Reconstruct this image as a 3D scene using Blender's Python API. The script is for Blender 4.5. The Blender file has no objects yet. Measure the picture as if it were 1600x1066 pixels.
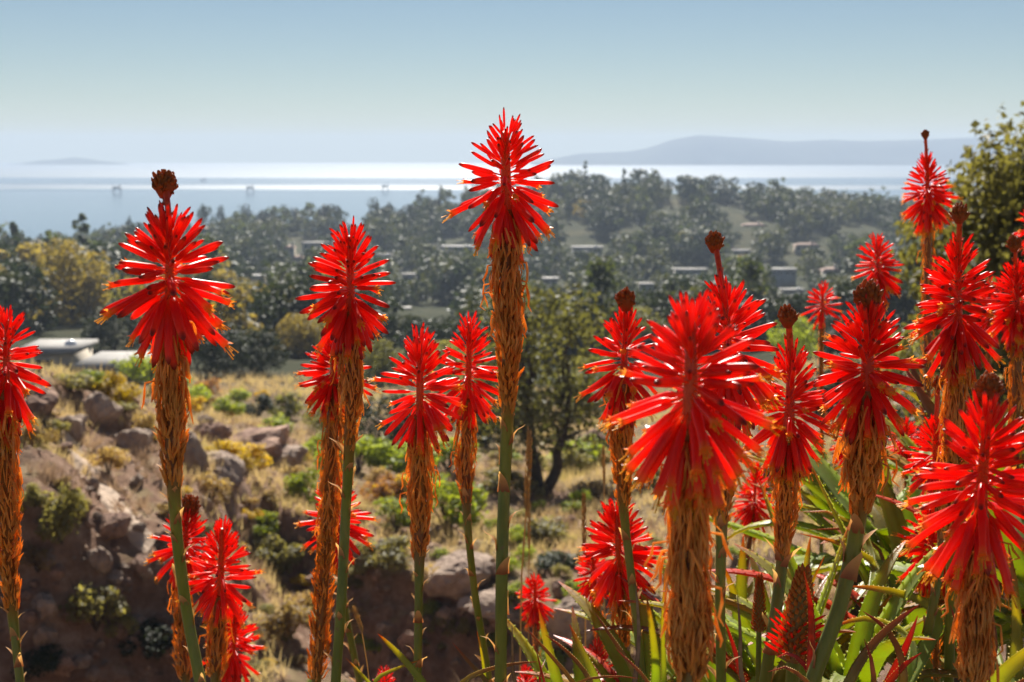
import bpy, math, random
import numpy as np
from mathutils import Vector, Matrix, Euler

RNG = random.Random(11)
NR = np.random.default_rng(11)
R = math.radians
scene = bpy.context.scene
C = scene.collection

# ------------------------------------------------------------------ camera
F = 2222.0                       # focal length in pixels of a 1600 px wide picture
EYE_ROW = 233.0                  # picture row at eye level
PITCH = math.atan((533.0 - EYE_ROW) / F)
cam_d = bpy.data.cameras.new('camera')
cam = bpy.data.objects.new('camera', cam_d)
C.objects.link(cam)
cam_d.sensor_width = 36.0
cam_d.lens = 36.0 * F / 1600.0
cam.location = (0, 0, 0)
cam.rotation_euler = (math.pi / 2 - PITCH, 0, 0)
cam_d.clip_start = 0.02
cam_d.clip_end = 30000
cam_d.dof.use_dof = True
cam_d.dof.focus_distance = 1.68
cam_d.dof.aperture_fstop = 11.0
scene.camera = cam

# ------------------------------------------------------------------ sky, sun, exposure
SUN_EL, SUN_AZ = R(40), R(-2)
w = bpy.data.worlds.new('World')
scene.world = w
w.use_nodes = True
nt = w.node_tree
for n in list(nt.nodes):
    nt.nodes.remove(n)
sky = nt.nodes.new('ShaderNodeTexSky')
sky.sky_type = 'NISHITA'
sky.sun_disc = False
sky.sun_elevation = SUN_EL
sky.sun_rotation = SUN_AZ
sky.altitude = 50
sky.air_density = 0.82
sky.dust_density = 0.0
sky.ozone_density = 2.4
tc = nt.nodes.new('ShaderNodeTexCoord')
sx = nt.nodes.new('ShaderNodeSeparateXYZ')
mx = nt.nodes.new('ShaderNodeMath'); mx.operation = 'MAXIMUM'; mx.inputs[1].default_value = 0.01
cx = nt.nodes.new('ShaderNodeCombineXYZ')
bg = nt.nodes.new('ShaderNodeBackground'); bg.inputs['Strength'].default_value = 0.05
wo = nt.nodes.new('ShaderNodeOutputWorld')
nt.links.new(tc.outputs['Generated'], sx.inputs[0])
nt.links.new(sx.outputs[0], cx.inputs[0]); nt.links.new(sx.outputs[1], cx.inputs[1])
nt.links.new(sx.outputs[2], mx.inputs[0]); nt.links.new(mx.outputs[0], cx.inputs[2])
nt.links.new(cx.outputs[0], sky.inputs[0])
warm = nt.nodes.new('ShaderNodeMix'); warm.data_type = 'RGBA'; warm.blend_type = 'MULTIPLY'   # sky colour multiplied by an even tint that dims and slightly warms it
warm.inputs[0].default_value = 1.0; warm.inputs[7].default_value = (0.63, 0.62, 0.595, 1)
nt.links.new(sky.outputs[0], warm.inputs[6]); nt.links.new(warm.outputs[2], bg.inputs[0]); nt.links.new(bg.outputs[0], wo.inputs[0])

sd = bpy.data.lights.new('sun', 'SUN')
sd.energy = 5.0
sd.angle = R(0.53)
sd.color = (1.0, 0.94, 0.84)
so = bpy.data.objects.new('sun', sd)
C.objects.link(so)
so.rotation_euler = (-(math.pi / 2 - SUN_EL), 0, -SUN_AZ)
so.location = (0, 20, 30)

vs = scene.view_settings
vs.view_transform = 'Standard'
vs.look = 'None'
vs.gamma = 1.0
vs.exposure = 1.02
vs.use_curve_mapping = False
cy = scene.cycles
cy.max_bounces = 7
cy.diffuse_bounces = 3
cy.glossy_bounces = 2
cy.transmission_bounces = 4
cy.transparent_max_bounces = 4
cy.volume_bounces = 1
cy.use_denoising = True
cy.sample_clamp_indirect = 6.0

# ------------------------------------------------------------------ helpers
CAMM = Euler((math.pi / 2 - PITCH, 0, 0)).to_matrix()

def ray(u, v):
    return CAMM @ Vector(((u - 800.0) / F, -(v - 533.0) / F, -1.0))

def pt(u, v, Y):
    """point seen at picture position u, v (1600 x 1066) at ground distance Y"""
    r = ray(u, v)
    return r * (Y / r.y)

def tag(o, label=None, cat=None, group=None, kind=None):
    if label: o['label'] = label
    if cat: o['category'] = cat
    if group: o['group'] = group
    if kind: o['kind'] = kind
    return o

def link(name, data, mat=None, parent=None, M=None):
    o = bpy.data.objects.new(name, data)
    C.objects.link(o)
    if mat is not None and data is not None and len(data.materials) == 0:
        for m in (mat if isinstance(mat, (list, tuple)) else [mat]):
            data.materials.append(m)
    if parent is not None: o.parent = parent
    if M is not None: o.matrix_basis = M
    return o

def empty(name, loc, rz=0.0):
    o = bpy.data.objects.new(name, None)
    C.objects.link(o)
    o.location = loc
    o.rotation_euler = (0, 0, rz)
    o.empty_display_size = 0.1
    return o

def mesh(name, verts, faces, smooth=True, mats=None, attr=None):
    """verts (n,3); faces: array (m,k) or list of such arrays; mats: material index per face"""
    me = bpy.data.meshes.new(name)
    verts = np.asarray(verts, dtype=np.float32)
    fl = faces if isinstance(faces, list) else [faces]
    fl = [np.asarray(f, dtype=np.int32) for f in fl if len(f)]
    me.vertices.add(len(verts))
    me.vertices.foreach_set('co', verts.ravel())
    nl = sum(f.size for f in fl); nf = sum(len(f) for f in fl)
    me.loops.add(nl)
    me.loops.foreach_set('vertex_index', np.concatenate([f.ravel() for f in fl]))
    tot = np.concatenate([np.full(len(f), f.shape[1], np.int32) for f in fl])
    st = np.concatenate([[0], np.cumsum(tot)[:-1]]).astype(np.int32)
    me.polygons.add(nf)
    me.polygons.foreach_set('loop_start', st)
    me.polygons.foreach_set('loop_total', tot)
    if smooth: me.polygons.foreach_set('use_smooth', np.ones(nf, bool))
    if mats is not None: me.polygons.foreach_set('material_index', np.asarray(mats, np.int32))
    if attr is not None:
        for k, a in attr.items():
            at = me.attributes.new(k, 'FLOAT', 'POINT')
            at.data.foreach_set('value', np.asarray(a, np.float32))
    me.update(calc_edges=True)
    me.validate()
    return me

class Acc:
    """collects shapes for one mesh"""
    def __init__(s): s.v = []; s.q = []; s.t = []; s.n = 0; s.a = []; s.mq = []; s.mt = []
    def add(s, v, f, a=None, m=0):
        v = np.asarray(v, float); f = np.asarray(f, int)
        if f.shape[1] == 4: s.q.append(f + s.n); s.mq.append(np.full(len(f), m))
        else: s.t.append(f + s.n); s.mt.append(np.full(len(f), m))
        s.v.append(v); s.n += len(v)
        s.a.append(np.zeros(len(v)) if a is None else np.asarray(a, float))
    def mesh(s, name, smooth=True):
        f = []; m = []
        if s.q: f.append(np.concatenate(s.q)); m.append(np.concatenate(s.mq))
        if s.t: f.append(np.concatenate(s.t)); m.append(np.concatenate(s.mt))
        return mesh(name, np.concatenate(s.v), f, smooth, np.concatenate(m), {'t': np.concatenate(s.a)})

def frames(P):
    P = np.asarray(P, float)
    T = np.gradient(P, axis=0)
    T /= np.linalg.norm(T, axis=1)[:, None] + 1e-12
    a = np.array([0.0, 1.0, 0.0]) if abs(T[0][1]) < 0.9 else np.array([1.0, 0, 0])
    U = []; V = []
    for t in T:
        a = a - t * a.dot(t); a /= np.linalg.norm(a) + 1e-12
        U.append(a); V.append(np.cross(t, a))
    return T, np.array(U), np.array(V)

def tube(acc, P, rad, k=8, m=0, a=None, caps=True):
    P = np.asarray(P, float); n = len(P)
    rad = np.broadcast_to(np.asarray(rad, float), (n,))
    T, U, V = frames(P)
    th = np.arange(k) * 2 * math.pi / k
    ring = U[:, None, :] * np.cos(th)[None, :, None] + V[:, None, :] * np.sin(th)[None, :, None]
    vv = (P[:, None, :] + ring * rad[:, None, None]).reshape(-1, 3)
    i = np.arange(n - 1)[:, None] * k; j = np.arange(k)[None, :]; j2 = (j + 1) % k
    f = np.stack([i + j, i + j2, i + k + j2, i + k + j], -1).reshape(-1, 4)
    av = np.repeat(np.linspace(0, 1, n) if a is None else np.asarray(a, float), k)
    acc.add(vv, f, av, m)
    if caps:
        for idx, s in ((0, -1), (n - 1, 1)):
            ringv = vv[idx * k:(idx + 1) * k]
            c = P[idx] + T[idx] * s * rad[idx] * 0.3
            ff = [[0, 1 + j, 1 + (j + 1) % k] if s > 0 else [0, 1 + (j + 1) % k, 1 + j] for j in range(k)]
            acc.add(np.vstack([c, ringv]), ff, np.full(k + 1, av[idx * k]), m)

def box(acc, lo, hi, m=0):
    x0, y0, z0 = lo; x1, y1, z1 = hi
    v = [(x0, y0, z0), (x1, y0, z0), (x1, y1, z0), (x0, y1, z0), (x0, y0, z1), (x1, y0, z1), (x1, y1, z1), (x0, y1, z1)]
    acc.add(v, [(0, 3, 2, 1), (4, 5, 6, 7), (0, 1, 5, 4), (1, 2, 6, 5), (2, 3, 7, 6), (3, 0, 4, 7)], None, m)

def boxmesh(name, lo, hi):
    a = Acc(); box(a, lo, hi); return a.mesh(name, False)

def hash2(i, j, s):
    h = (i * 374761393 + j * 668265263 + s * 974634777) & 0xffffffff
    h = ((h ^ (h >> 13)) * 1274126177) & 0xffffffff
    h = (h ^ (h >> 16)) & 0xffffffff
    return h / 4294967295.0

def vnoise(x, y, s=0):
    x = np.asarray(x, float); y = np.asarray(y, float)
    i = np.floor(x).astype(np.int64); j = np.floor(y).astype(np.int64)
    fx = x - i; fy = y - j
    fx = fx * fx * (3 - 2 * fx); fy = fy * fy * (3 - 2 * fy)
    a = hash2(i, j, s); b = hash2(i + 1, j, s); c = hash2(i, j + 1, s); d = hash2(i + 1, j + 1, s)
    return (a * (1 - fx) + b * fx) * (1 - fy) + (c * (1 - fx) + d * fx) * fy

def fbm(x, y, oct=4, s=0):
    t = 0; amp = 0.5; f = 1.0
    for o in range(oct):
        t = t + amp * (vnoise(np.asarray(x) * f, np.asarray(y) * f, s + o) * 2 - 1)
        amp *= 0.5; f *= 2.03
    return t

# ------------------------------------------------------------------ materials
def newmat(name):
    m = bpy.data.materials.new(name)
    m.use_nodes = True
    t = m.node_tree
    for n in list(t.nodes): t.nodes.remove(n)
    return m, t, t.nodes.new('ShaderNodeOutputMaterial')

def ramp(t, stops, inp):
    r = t.nodes.new('ShaderNodeValToRGB')
    e = r.color_ramp.elements
    while len(e) < len(stops): e.new(0.5)
    for k, (p, c) in enumerate(stops):
        e[k].position = p; e[k].color = (*c, 1)
    t.links.new(inp, r.inputs[0])
    return r.outputs[0]

def noise(t, scale, detail=4, coord='Object', rough=0.6, stretch=None):
    c = t.nodes.new('ShaderNodeTexCoord')
    n = t.nodes.new('ShaderNodeTexNoise')
    n.inputs['Scale'].default_value = scale
    n.inputs['Detail'].default_value = detail
    n.inputs['Roughness'].default_value = rough
    if stretch:
        mp = t.nodes.new('ShaderNodeMapping'); mp.inputs['Scale'].default_value = stretch
        t.links.new(c.outputs[coord], mp.inputs[0]); t.links.new(mp.outputs[0], n.inputs['Vector'])
    else:
        t.links.new(c.outputs[coord], n.inputs['Vector'])
    return n.outputs['Fac']

def mixc(t, fac, a, b, mode='MIX'):
    m = t.nodes.new('ShaderNodeMix'); m.data_type = 'RGBA'; m.blend_type = mode
    for sock, val in ((m.inputs[0], fac), (m.inputs[6], a), (m.inputs[7], b)):
        if isinstance(val, (int, float)): sock.default_value = val
        elif isinstance(val, tuple): sock.default_value = (*val, 1)
        else: t.links.new(val, sock)
    return m.outputs[2]

def leafy(name, color_fn, trans=0.4, rough=0.45, spec=0.3, tmul=(1.3, 1.25, 0.8), bump=None):
    """diffuse + translucent surface; color_fn(tree) gives the colour socket"""
    m, t, out = newmat(name)
    col = color_fn(t)
    p = t.nodes.new('ShaderNodeBsdfPrincipled')
    p.inputs['Roughness'].default_value = rough
    p.inputs['Specular IOR Level'].default_value = spec
    t.links.new(col, p.inputs['Base Color'])
    tr = t.nodes.new('ShaderNodeBsdfTranslucent')
    t.links.new(mixc(t, 1.0, col, tmul, 'MULTIPLY'), tr.inputs[0])
    mx = t.nodes.new('ShaderNodeMixShader'); mx.inputs[0].default_value = trans
    t.links.new(p.outputs[0], mx.inputs[1]); t.links.new(tr.outputs[0], mx.inputs[2])
    t.links.new(mx.outputs[0], out.inputs[0])
    if bump:
        b = t.nodes.new('ShaderNodeBump'); b.inputs['Strength'].default_value = bump[0]; b.inputs['Distance'].default_value = bump[1]
        t.links.new(noise(t, bump[2]), b.inputs['Height'])
        t.links.new(b.outputs[0], p.inputs['Normal'])
    return m

def attr(t, name='t'):
    a = t.nodes.new('ShaderNodeAttribute'); a.attribute_name = name
    return a.outputs['Fac']

def rnd(t):
    return t.nodes.new('ShaderNodeObjectInfo').outputs['Random']

def solid(name, c, rough=0.8, spec=0.3, var=0.25, scale=6.0, bump=None, c2=None, metallic=0.0):
    m, t, out = newmat(name)
    p = t.nodes.new('ShaderNodeBsdfPrincipled')
    p.inputs['Roughness'].default_value = rough
    p.inputs['Specular IOR Level'].default_value = spec
    p.inputs['Metallic'].default_value = metallic
    dark = tuple(x * (1 - var) for x in c) if c2 is None else c2
    n = noise(t, scale, 6)
    t.links.new(ramp(t, [(0.32, dark), (0.68, c)], n), p.inputs['Base Color'])
    if bump:
        b = t.nodes.new('ShaderNodeBump'); b.inputs['Strength'].default_value = bump[0]; b.inputs['Distance'].default_value = bump[1]
        t.links.new(noise(t, bump[2], 8), b.inputs['Height']); t.links.new(b.outputs[0], p.inputs['Normal'])
    t.links.new(p.outputs[0], out.inputs[0])
    return m

def floret_col(tip, tp=0.965):
    def fn(t):
        a = attr(t)
        base = ramp(t, [(0.0, (0.85, 0.16, 0.03)), (0.2, (0.8, 0.07, 0.015)), (0.4, (0.86, 0.040, 0.018)), (0.86, (0.86, 0.048, 0.02)), (tp, tip), (1.0, tip)], a)
        alt = ramp(t, [(0.0, (0.85, 0.2, 0.04)), (0.25, (0.78, 0.05, 0.015)), (0.45, (0.76, 0.022, 0.022)), (0.86, (0.88, 0.07, 0.022)), (tp, tip), (1.0, tip)], a)
        c = mixc(t, rnd(t), base, alt)
        return c
    return fn

M = {}
M['bud'] = leafy('floret_bud', floret_col((0.30, 0.034, 0.018)), 0.58, 0.32, 0.5, (1.3, 1.5, 1.2))
M['open'] = leafy('floret_open', floret_col((0.85, 0.22, 0.03), 0.985), 0.58, 0.32, 0.5, (1.3, 1.5, 1.2))
M['stamen'] = leafy('stamen', lambda t: ramp(t, [(0, (0.8, 0.5, 0.04)), (1, (0.8, 0.45, 0.03))], attr(t)), 0.4)
M['axis'] = leafy('raceme_axis', lambda t: ramp(t, [(0.3, (0.55, 0.03, 0.012)), (0.7, (0.7, 0.10, 0.02))], noise(t, 160)), 0.15, 0.4, 0.4)
def dry_col(t):
    n = ramp(t, [(0.25, (0.70, 0.27, 0.04)), (0.5, (0.88, 0.46, 0.10)), (0.75, (0.90, 0.62, 0.24))], noise(t, 60, 3))
    return mixc(t, attr(t), n, (0.38, 0.09, 0.016))
M['dry'] = leafy('withered_florets', dry_col, 0.55, 0.45, 0.4, (1.3, 1.15, 0.8))
def stalk_col(t):
    g = ramp(t, [(0.3, (0.12, 0.15, 0.025)), (0.55, (0.21, 0.22, 0.035)), (0.75, (0.32, 0.25, 0.06))], noise(t, 55, 6, stretch=(1, 1, 0.12)))
    g = mixc(t, ramp(t, [(0.60, (0, 0, 0)), (0.72, (0.7, 0.7, 0.7))], noise(t, 130, 4)), g, (0.20, 0.13, 0.06))
    b = ramp(t, [(0.3, (0.22, 0.08, 0.02)), (0.7, (0.34, 0.14, 0.03))], noise(t, 90))
    return mixc(t, attr(t), b, g)
M['stalk'] = leafy('flower_stalk', stalk_col, 0.2, 0.38, 0.4)
M['bract'] = leafy('stalk_bract', lambda t: ramp(t, [(0.0, (0.36, 0.10, 0.04)), (0.35, (0.62, 0.30, 0.13)), (1.0, (0.75, 0.45, 0.2))], attr(t)), 0.45, 0.5)
M['knob'] = leafy('bud_knob', lambda t: ramp(t, [(0.0, (0.42, 0.06, 0.018)), (0.6, (0.45, 0.13, 0.025)), (1.0, (0.24, 0.07, 0.02))], attr(t)), 0.45, 0.5)
def aloe_col(stops):
    def fn(t):
        n = noise(t, 25, 5)
        c = ramp(t, stops, attr(t))
        return mixc(t, ramp(t, [(0.35, (0, 0, 0)), (0.75, (0.5, 0.5, 0.5))], n), c, (0.25, 0.20, 0.05))
    return fn
M['leaf'] = leafy('aloe_leaf', aloe_col([(0, (0.26, 0.33, 0.10)), (0.6, (0.25, 0.32, 0.08)), (0.88, (0.34, 0.29, 0.06)), (1, (0.42, 0.08, 0.025))]), 0.5, 0.4, 0.4, (2.5, 2.4, 0.7), (0.2, 0.004, 60))
M['leaf_yellow'] = leafy('aloe_leaf_yellowing', aloe_col([(0, (0.26, 0.24, 0.05)), (0.6, (0.30, 0.22, 0.045)), (0.85, (0.36, 0.13, 0.03)), (1, (0.45, 0.05, 0.03))]), 0.35, 0.35, 0.5, (1.4, 1.3, 0.5), (0.2, 0.004, 60))
M['leaf_red'] = leafy('aloe_leaf_red', aloe_col([(0, (0.45, 0.08, 0.04)), (0.5, (0.62, 0.035, 0.02)), (1, (0.62, 0.03, 0.02))]), 0.4, 0.35, 0.5, (1.3, 1.2, 0.8), (0.2, 0.004, 60))
M['leaf_dead'] = leafy('aloe_leaf_dead', lambda t: ramp(t, [(0.3, (0.12, 0.075, 0.06)), (0.7, (0.34, 0.24, 0.18))], noise(t, 50, 5)), 0.2, 0.6, 0.2)
M['tooth'] = leafy('leaf_tooth', lambda t: ramp(t, [(0, (0.55, 0.48, 0.12)), (1, (0.7, 0.5, 0.15))], attr(t)), 0.5)
M['straw'] = leafy('straw', lambda t: ramp(t, [(0, (0.40, 0.27, 0.13)), (1, (0.62, 0.43, 0.22))], rnd(t)), 0.4)

def foliage(name, c1, c2, trans=0.5, tmul=(1.9, 1.8, 0.7), scale=0.6):
    def fn(t):
        a = ramp(t, [(0.3, c1), (0.7, c2)], noise(t, scale, 3))
        hs = t.nodes.new('ShaderNodeHueSaturation')
        mr = t.nodes.new('ShaderNodeMapRange'); mr.inputs[3].default_value = 0.75; mr.inputs[4].default_value = 1.3
        t.links.new(rnd(t), mr.inputs[0]); t.links.new(mr.outputs[0], hs.inputs['Value'])
        t.links.new(a, hs.inputs['Color'])
        return hs.outputs[0]
    return leafy(name, fn, trans, 0.6, 0.25, tmul)
M['oak'] = foliage('oak_foliage', (0.020, 0.032, 0.014), (0.045, 0.056, 0.022), 0.22, (1.5, 1.5, 0.7))
M['hill_olive'] = foliage('hill_olive_foliage', (0.040, 0.05, 0.022), (0.085, 0.09, 0.034), 0.25)
M['sunny'] = foliage('sunny_oak_foliage', (0.10, 0.10, 0.042), (0.18, 0.165, 0.068), 0.45)
M['feather'] = foliage('feathery_foliage', (0.06, 0.065, 0.028), (0.125, 0.12, 0.05), 0.42)
M['olive'] = foliage('olive_foliage', (0.13, 0.135, 0.055), (0.21, 0.20, 0.08))
M['golden'] = foliage('golden_foliage', (0.14, 0.115, 0.042), (0.23, 0.175, 0.06))
M['gum'] = foliage('eucalyptus_foliage', (0.03, 0.045, 0.022), (0.06, 0.07, 0.035))
M['fresh'] = foliage('fresh_foliage', (0.17, 0.23, 0.025), (0.32, 0.35, 0.045))
M['yellow'] = foliage('yellow_blossom', (0.32, 0.24, 0.015), (0.55, 0.38, 0.02))
M['sage'] = foliage('sage_foliage', (0.19, 0.175, 0.08), (0.29, 0.26, 0.12))
M['scrub'] = foliage('dry_scrub', (0.24, 0.17, 0.10), (0.40, 0.29, 0.17))
M['rust'] = foliage('rusty_foliage', (0.26, 0.12, 0.04), (0.36, 0.19, 0.06))
M['bark'] = solid('bark', (0.10, 0.075, 0.055), 0.9, 0.1, 0.5, 8, (0.6, 0.05, 12))
M['boulder'] = solid('boulder_stone', (0.52, 0.40, 0.31), 0.9, 0.15, 0.4, 1.6, (1.0, 0.15, 4), (0.25, 0.175, 0.14))
M['redrock'] = solid('red_stone', (0.52, 0.34, 0.25), 0.9, 0.15, 0.4, 1.6, (1.0, 0.15, 4), (0.18, 0.105, 0.08))
M['white'] = solid('white_plaster', (0.80, 0.77, 0.72), 0.8, 0.2, 0.12, 0.6)
M['cream'] = solid('cream_plaster', (0.60, 0.53, 0.44), 0.8, 0.2, 0.15, 0.6)
M['greywall'] = solid('grey_plaster', (0.42, 0.42, 0.43), 0.8, 0.2, 0.15, 0.6)
M['paleroof'] = solid('pale_flat_roof', (0.36, 0.34, 0.32), 0.8, 0.2, 0.4, 0.5)
M['tileroof'] = solid('tile_roof', (0.42, 0.27, 0.21), 0.8, 0.3, 0.3, 1.0)
M['greyroof'] = solid('grey_roof', (0.36, 0.34, 0.33), 0.7, 0.3, 0.2, 0.8)
M['glass'] = solid('window_glass', (0.03, 0.035, 0.04), 0.15, 0.6, 0.2, 2)
M['dome'] = solid('glint_plastic', (0.8, 0.8, 0.8), 0.22, 0.8, 0.05, 2)  # glossy plastic of the domes added to roofs for sun glints
M['steel'] = solid('rig_steel', (0.09, 0.10, 0.11), 0.6, 0.3, 0.3, 0.2)

# ------------------------------------------------------------------ terrain
SEA = -60.0
ctrl = []                      # (s = x / (y + 6), ln(y + 6), slope = z / (y + 6))
def cz(s, Y, z): ctrl.append((s, math.log(Y + 6), z / (Y + 6)))
def cp(u, v, Y):
    p = pt(u, v, Y)
    ctrl.append((p.x / (Y + 6), math.log(Y + 6), p.z / (Y + 6)))
for s in (-1.1, -0.5, -0.2, 0.0, 0.2, 0.5, 1.1):
    for Y, z in ((-5.6, -1.45), (-3, -1.5), (0, -1.55), (1.5, -1.6), (3.5, -2.3), (8, -4.9), (14, -7.4)):
        cz(s, Y, z)
for a in [(0,1066,25.4),(0,960,26.3),(0,860,27.2),(110,850,28),(110,960,26.9),(200,1050,26.2),(300,1066,25.8),(60,800,28),(0,750,29),(0,660,34),(0,592,40),(130,602,41),(130,720,33),
          (230,862,29.3),(250,940,28.2),(230,740,35),(300,700,43),(400,742,43),(300,800,34),(350,900,30),(300,980,27.4),(420,1000,27.5),(450,800,41),(220,640,42),(480,900,34),
          (500,815,43),(620,862,39),(700,882,39),(500,870,37.5),(560,905,36.5),(500,960,35.4),(600,1000,34.4),(620,1066,32),(760,1010,33.2),(760,935,35.5),(640,925,36),(540,770,50),(650,785,50),(650,710,62),(560,715,68),
          (850,765,58),(850,850,44),(850,1000,31),(850,1066,27),(1000,700,63),(1000,765,52),(1000,850,42),(1000,950,33),(1000,1066,27),(1150,690,60),(1200,800,46),(1200,950,32),
          (1300,700,55),(1300,620,75),(1300,1000,28),(1600,740,22),(1480,760,25),(1600,640,40),(1450,660,45),
          (100,592,112),(250,592,112),(400,610,100),(550,645,88),(700,650,88),(850,665,88),(1000,640,92),(1200,600,100),(1400,560,100),(1600,560,100),
          (0,565,130),(0,490,220),(200,490,220),(400,520,200),(600,550,180),(800,565,170),(1000,545,180),(1200,525,190),(1400,500,200),(1600,500,200),
          (0,458,350),(300,458,350),(600,488,320),(900,505,320),(1200,485,330),(1500,460,350),
          (0,428,550),(300,415,550),(600,430,500),(900,430,500),(1200,420,500),(1500,405,500),
          (0,412,720),(200,385,720),(350,362,720),(500,357,720),(700,338,720),(820,304,720),(900,298,720),(1000,298,720),(1100,302,720),(1300,322,720),(1450,340,720),(1600,345,720),
          (0,408,800),(300,375,800),(600,355,800),(900,312,800),(1200,330,800),(1600,350,800)]:
    cp(*a)
for u in (0, 200, 420):
    p = pt(u, 600, 60); cz(p.x / 66, 62, -12.5); cz(p.x / 66, 85, -15.5)
for s in (-0.9, -0.6):
    for Y, z in ((25, -8), (45, -9), (110, -17), (220, -26), (350, -36), (550, -46), (720, -54)): cz(s, Y, z)
for s in (0.6, 0.9):
    for Y, z in ((25, -6), (45, -9), (110, -16), (220, -26), (350, -33), (550, -37), (720, -35)): cz(s, Y, z)
for s in (-0.9, -0.4, -0.1, 0.1, 0.4, 0.9):
    cz(s, 1000, -63); cz(s, 1400, -72); cz(s, 2200, -78)
ctrl = np.array(ctrl)
CK = ctrl[:, :2] * np.array([3.0, 1.0])
_A = np.sqrt(((CK[:, None] - CK[None]) ** 2).sum(-1) + 0.0004) - 0.02
_n = len(CK)
_B = np.zeros((_n + 1, _n + 1)); _B[:_n, :_n] = -_A - np.eye(_n) * -1e-4; _B[:_n, _n] = 1; _B[_n, :_n] = 1
_W = np.linalg.solve(_B, np.append(ctrl[:, 2], 0))

LIPS = [(np.array([-14.0, -9.9, -8.6, -7.3, -6.0]), np.array([27.0, 27.6, 28.3, 29.2, 30.0]), -15, -5.6, 1.9),
        (np.array([-8.5, -7.0, -5.0, -3.2, -1.6, -0.2, 1.5, 3.5]), np.array([42.5, 41.6, 39.2, 37.4, 36.6, 35.0, 34.2, 33.5]), -7.8, 2.4, 2.2)]
def sst(a, b, x):
    t = np.clip((x - a) / (b - a), 0, 1); return t * t * (3 - 2 * t)
def ravines(x, y):
    """steep eroded cut banks whose faces look towards the camera"""
    z = 0
    for lx, ly, x0, x1, dep in LIPS:
        lip = np.interp(x, lx, ly) + 0.9 * fbm(x / 1.7, y * 0 + 3.3, 4, 31) + 0.9 * fbm(x / 1.1, y / 1.1, 4, 33) + 0.35 * fbm(x / 0.3, y / 0.3, 2, 35)
        dd = lip - y
        z = z - dep * (0.45 * sst(0.0, 0.7, dd) + 0.55 * sst(0.9, 2.0, dd)) * (1 - sst(4.0, 10.0, dd)) * sst(x0 - 0.8, x0 + 0.8, x) * (1 - sst(x1 - 1.0, x1 + 1.0, x))
    return z

def H(x, y):
    """height of the ground"""
    x = np.atleast_1d(np.asarray(x, float)); y = np.atleast_1d(np.asarray(y, float))
    q = np.maximum(y + 6, 0.3)
    k = np.stack([3.0 * x / q, np.log(q)], -1)
    z = np.empty(len(x))
    for a in range(0, len(x), 20000):
        kk = k[a:a + 20000]
        r = np.sqrt(((kk[:, None] - CK[None]) ** 2).sum(-1) + 0.0004) - 0.02
        z[a:a + 20000] = -(r @ _W[:_n]) + _W[_n]
    z = z * q + ravines(x, y)
    amp = np.clip((y - 6) / 30, 0.04, 1)
    z += amp * np.where(y < 95, 1, 0.6) * (0.7 * fbm(x / 7, y / 7, 5, 3) + 0.28 * fbm(x / 0.9, y / 0.9, 3, 14) + 0.5 * np.abs(fbm(x / 2.4, y / 2.4, 4, 9)) - 0.15)
    z += sst(25, 29, y) * (1 - sst(44, 52, y)) * (1 - sst(-5.5, -3.0, x)) * (0.75 * np.abs(fbm(x / 3.1, y / 2.6, 4, 51)) + 0.25 * np.abs(fbm(x / 0.8, y / 0.8, 3, 53)) - 0.2)
    far = np.clip((y - 90) / 300, 0, 1)
    z += far * 3.0 * fbm(x / 60, y / 60, 3, 21)
    return z

def hit(u, v, y0=14.0, y1=1000.0, n=1400):
    """where the line of sight through u, v meets the ground"""
    r = ray(u, v); d = r / r.y
    Y = np.geomspace(y0, y1, n)
    g = H(d.x * Y, Y)
    below = np.nonzero(d.z * Y < g)[0]
    k = below[0] if len(below) else n - 1
    return Vector((d.x * Y[k], Y[k], g[k]))

def ground_at(u, Y):
    r = ray(u, 500); x = r.x / r.y * Y
    return Vector((x, Y, float(H(x, Y)[0])))

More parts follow.
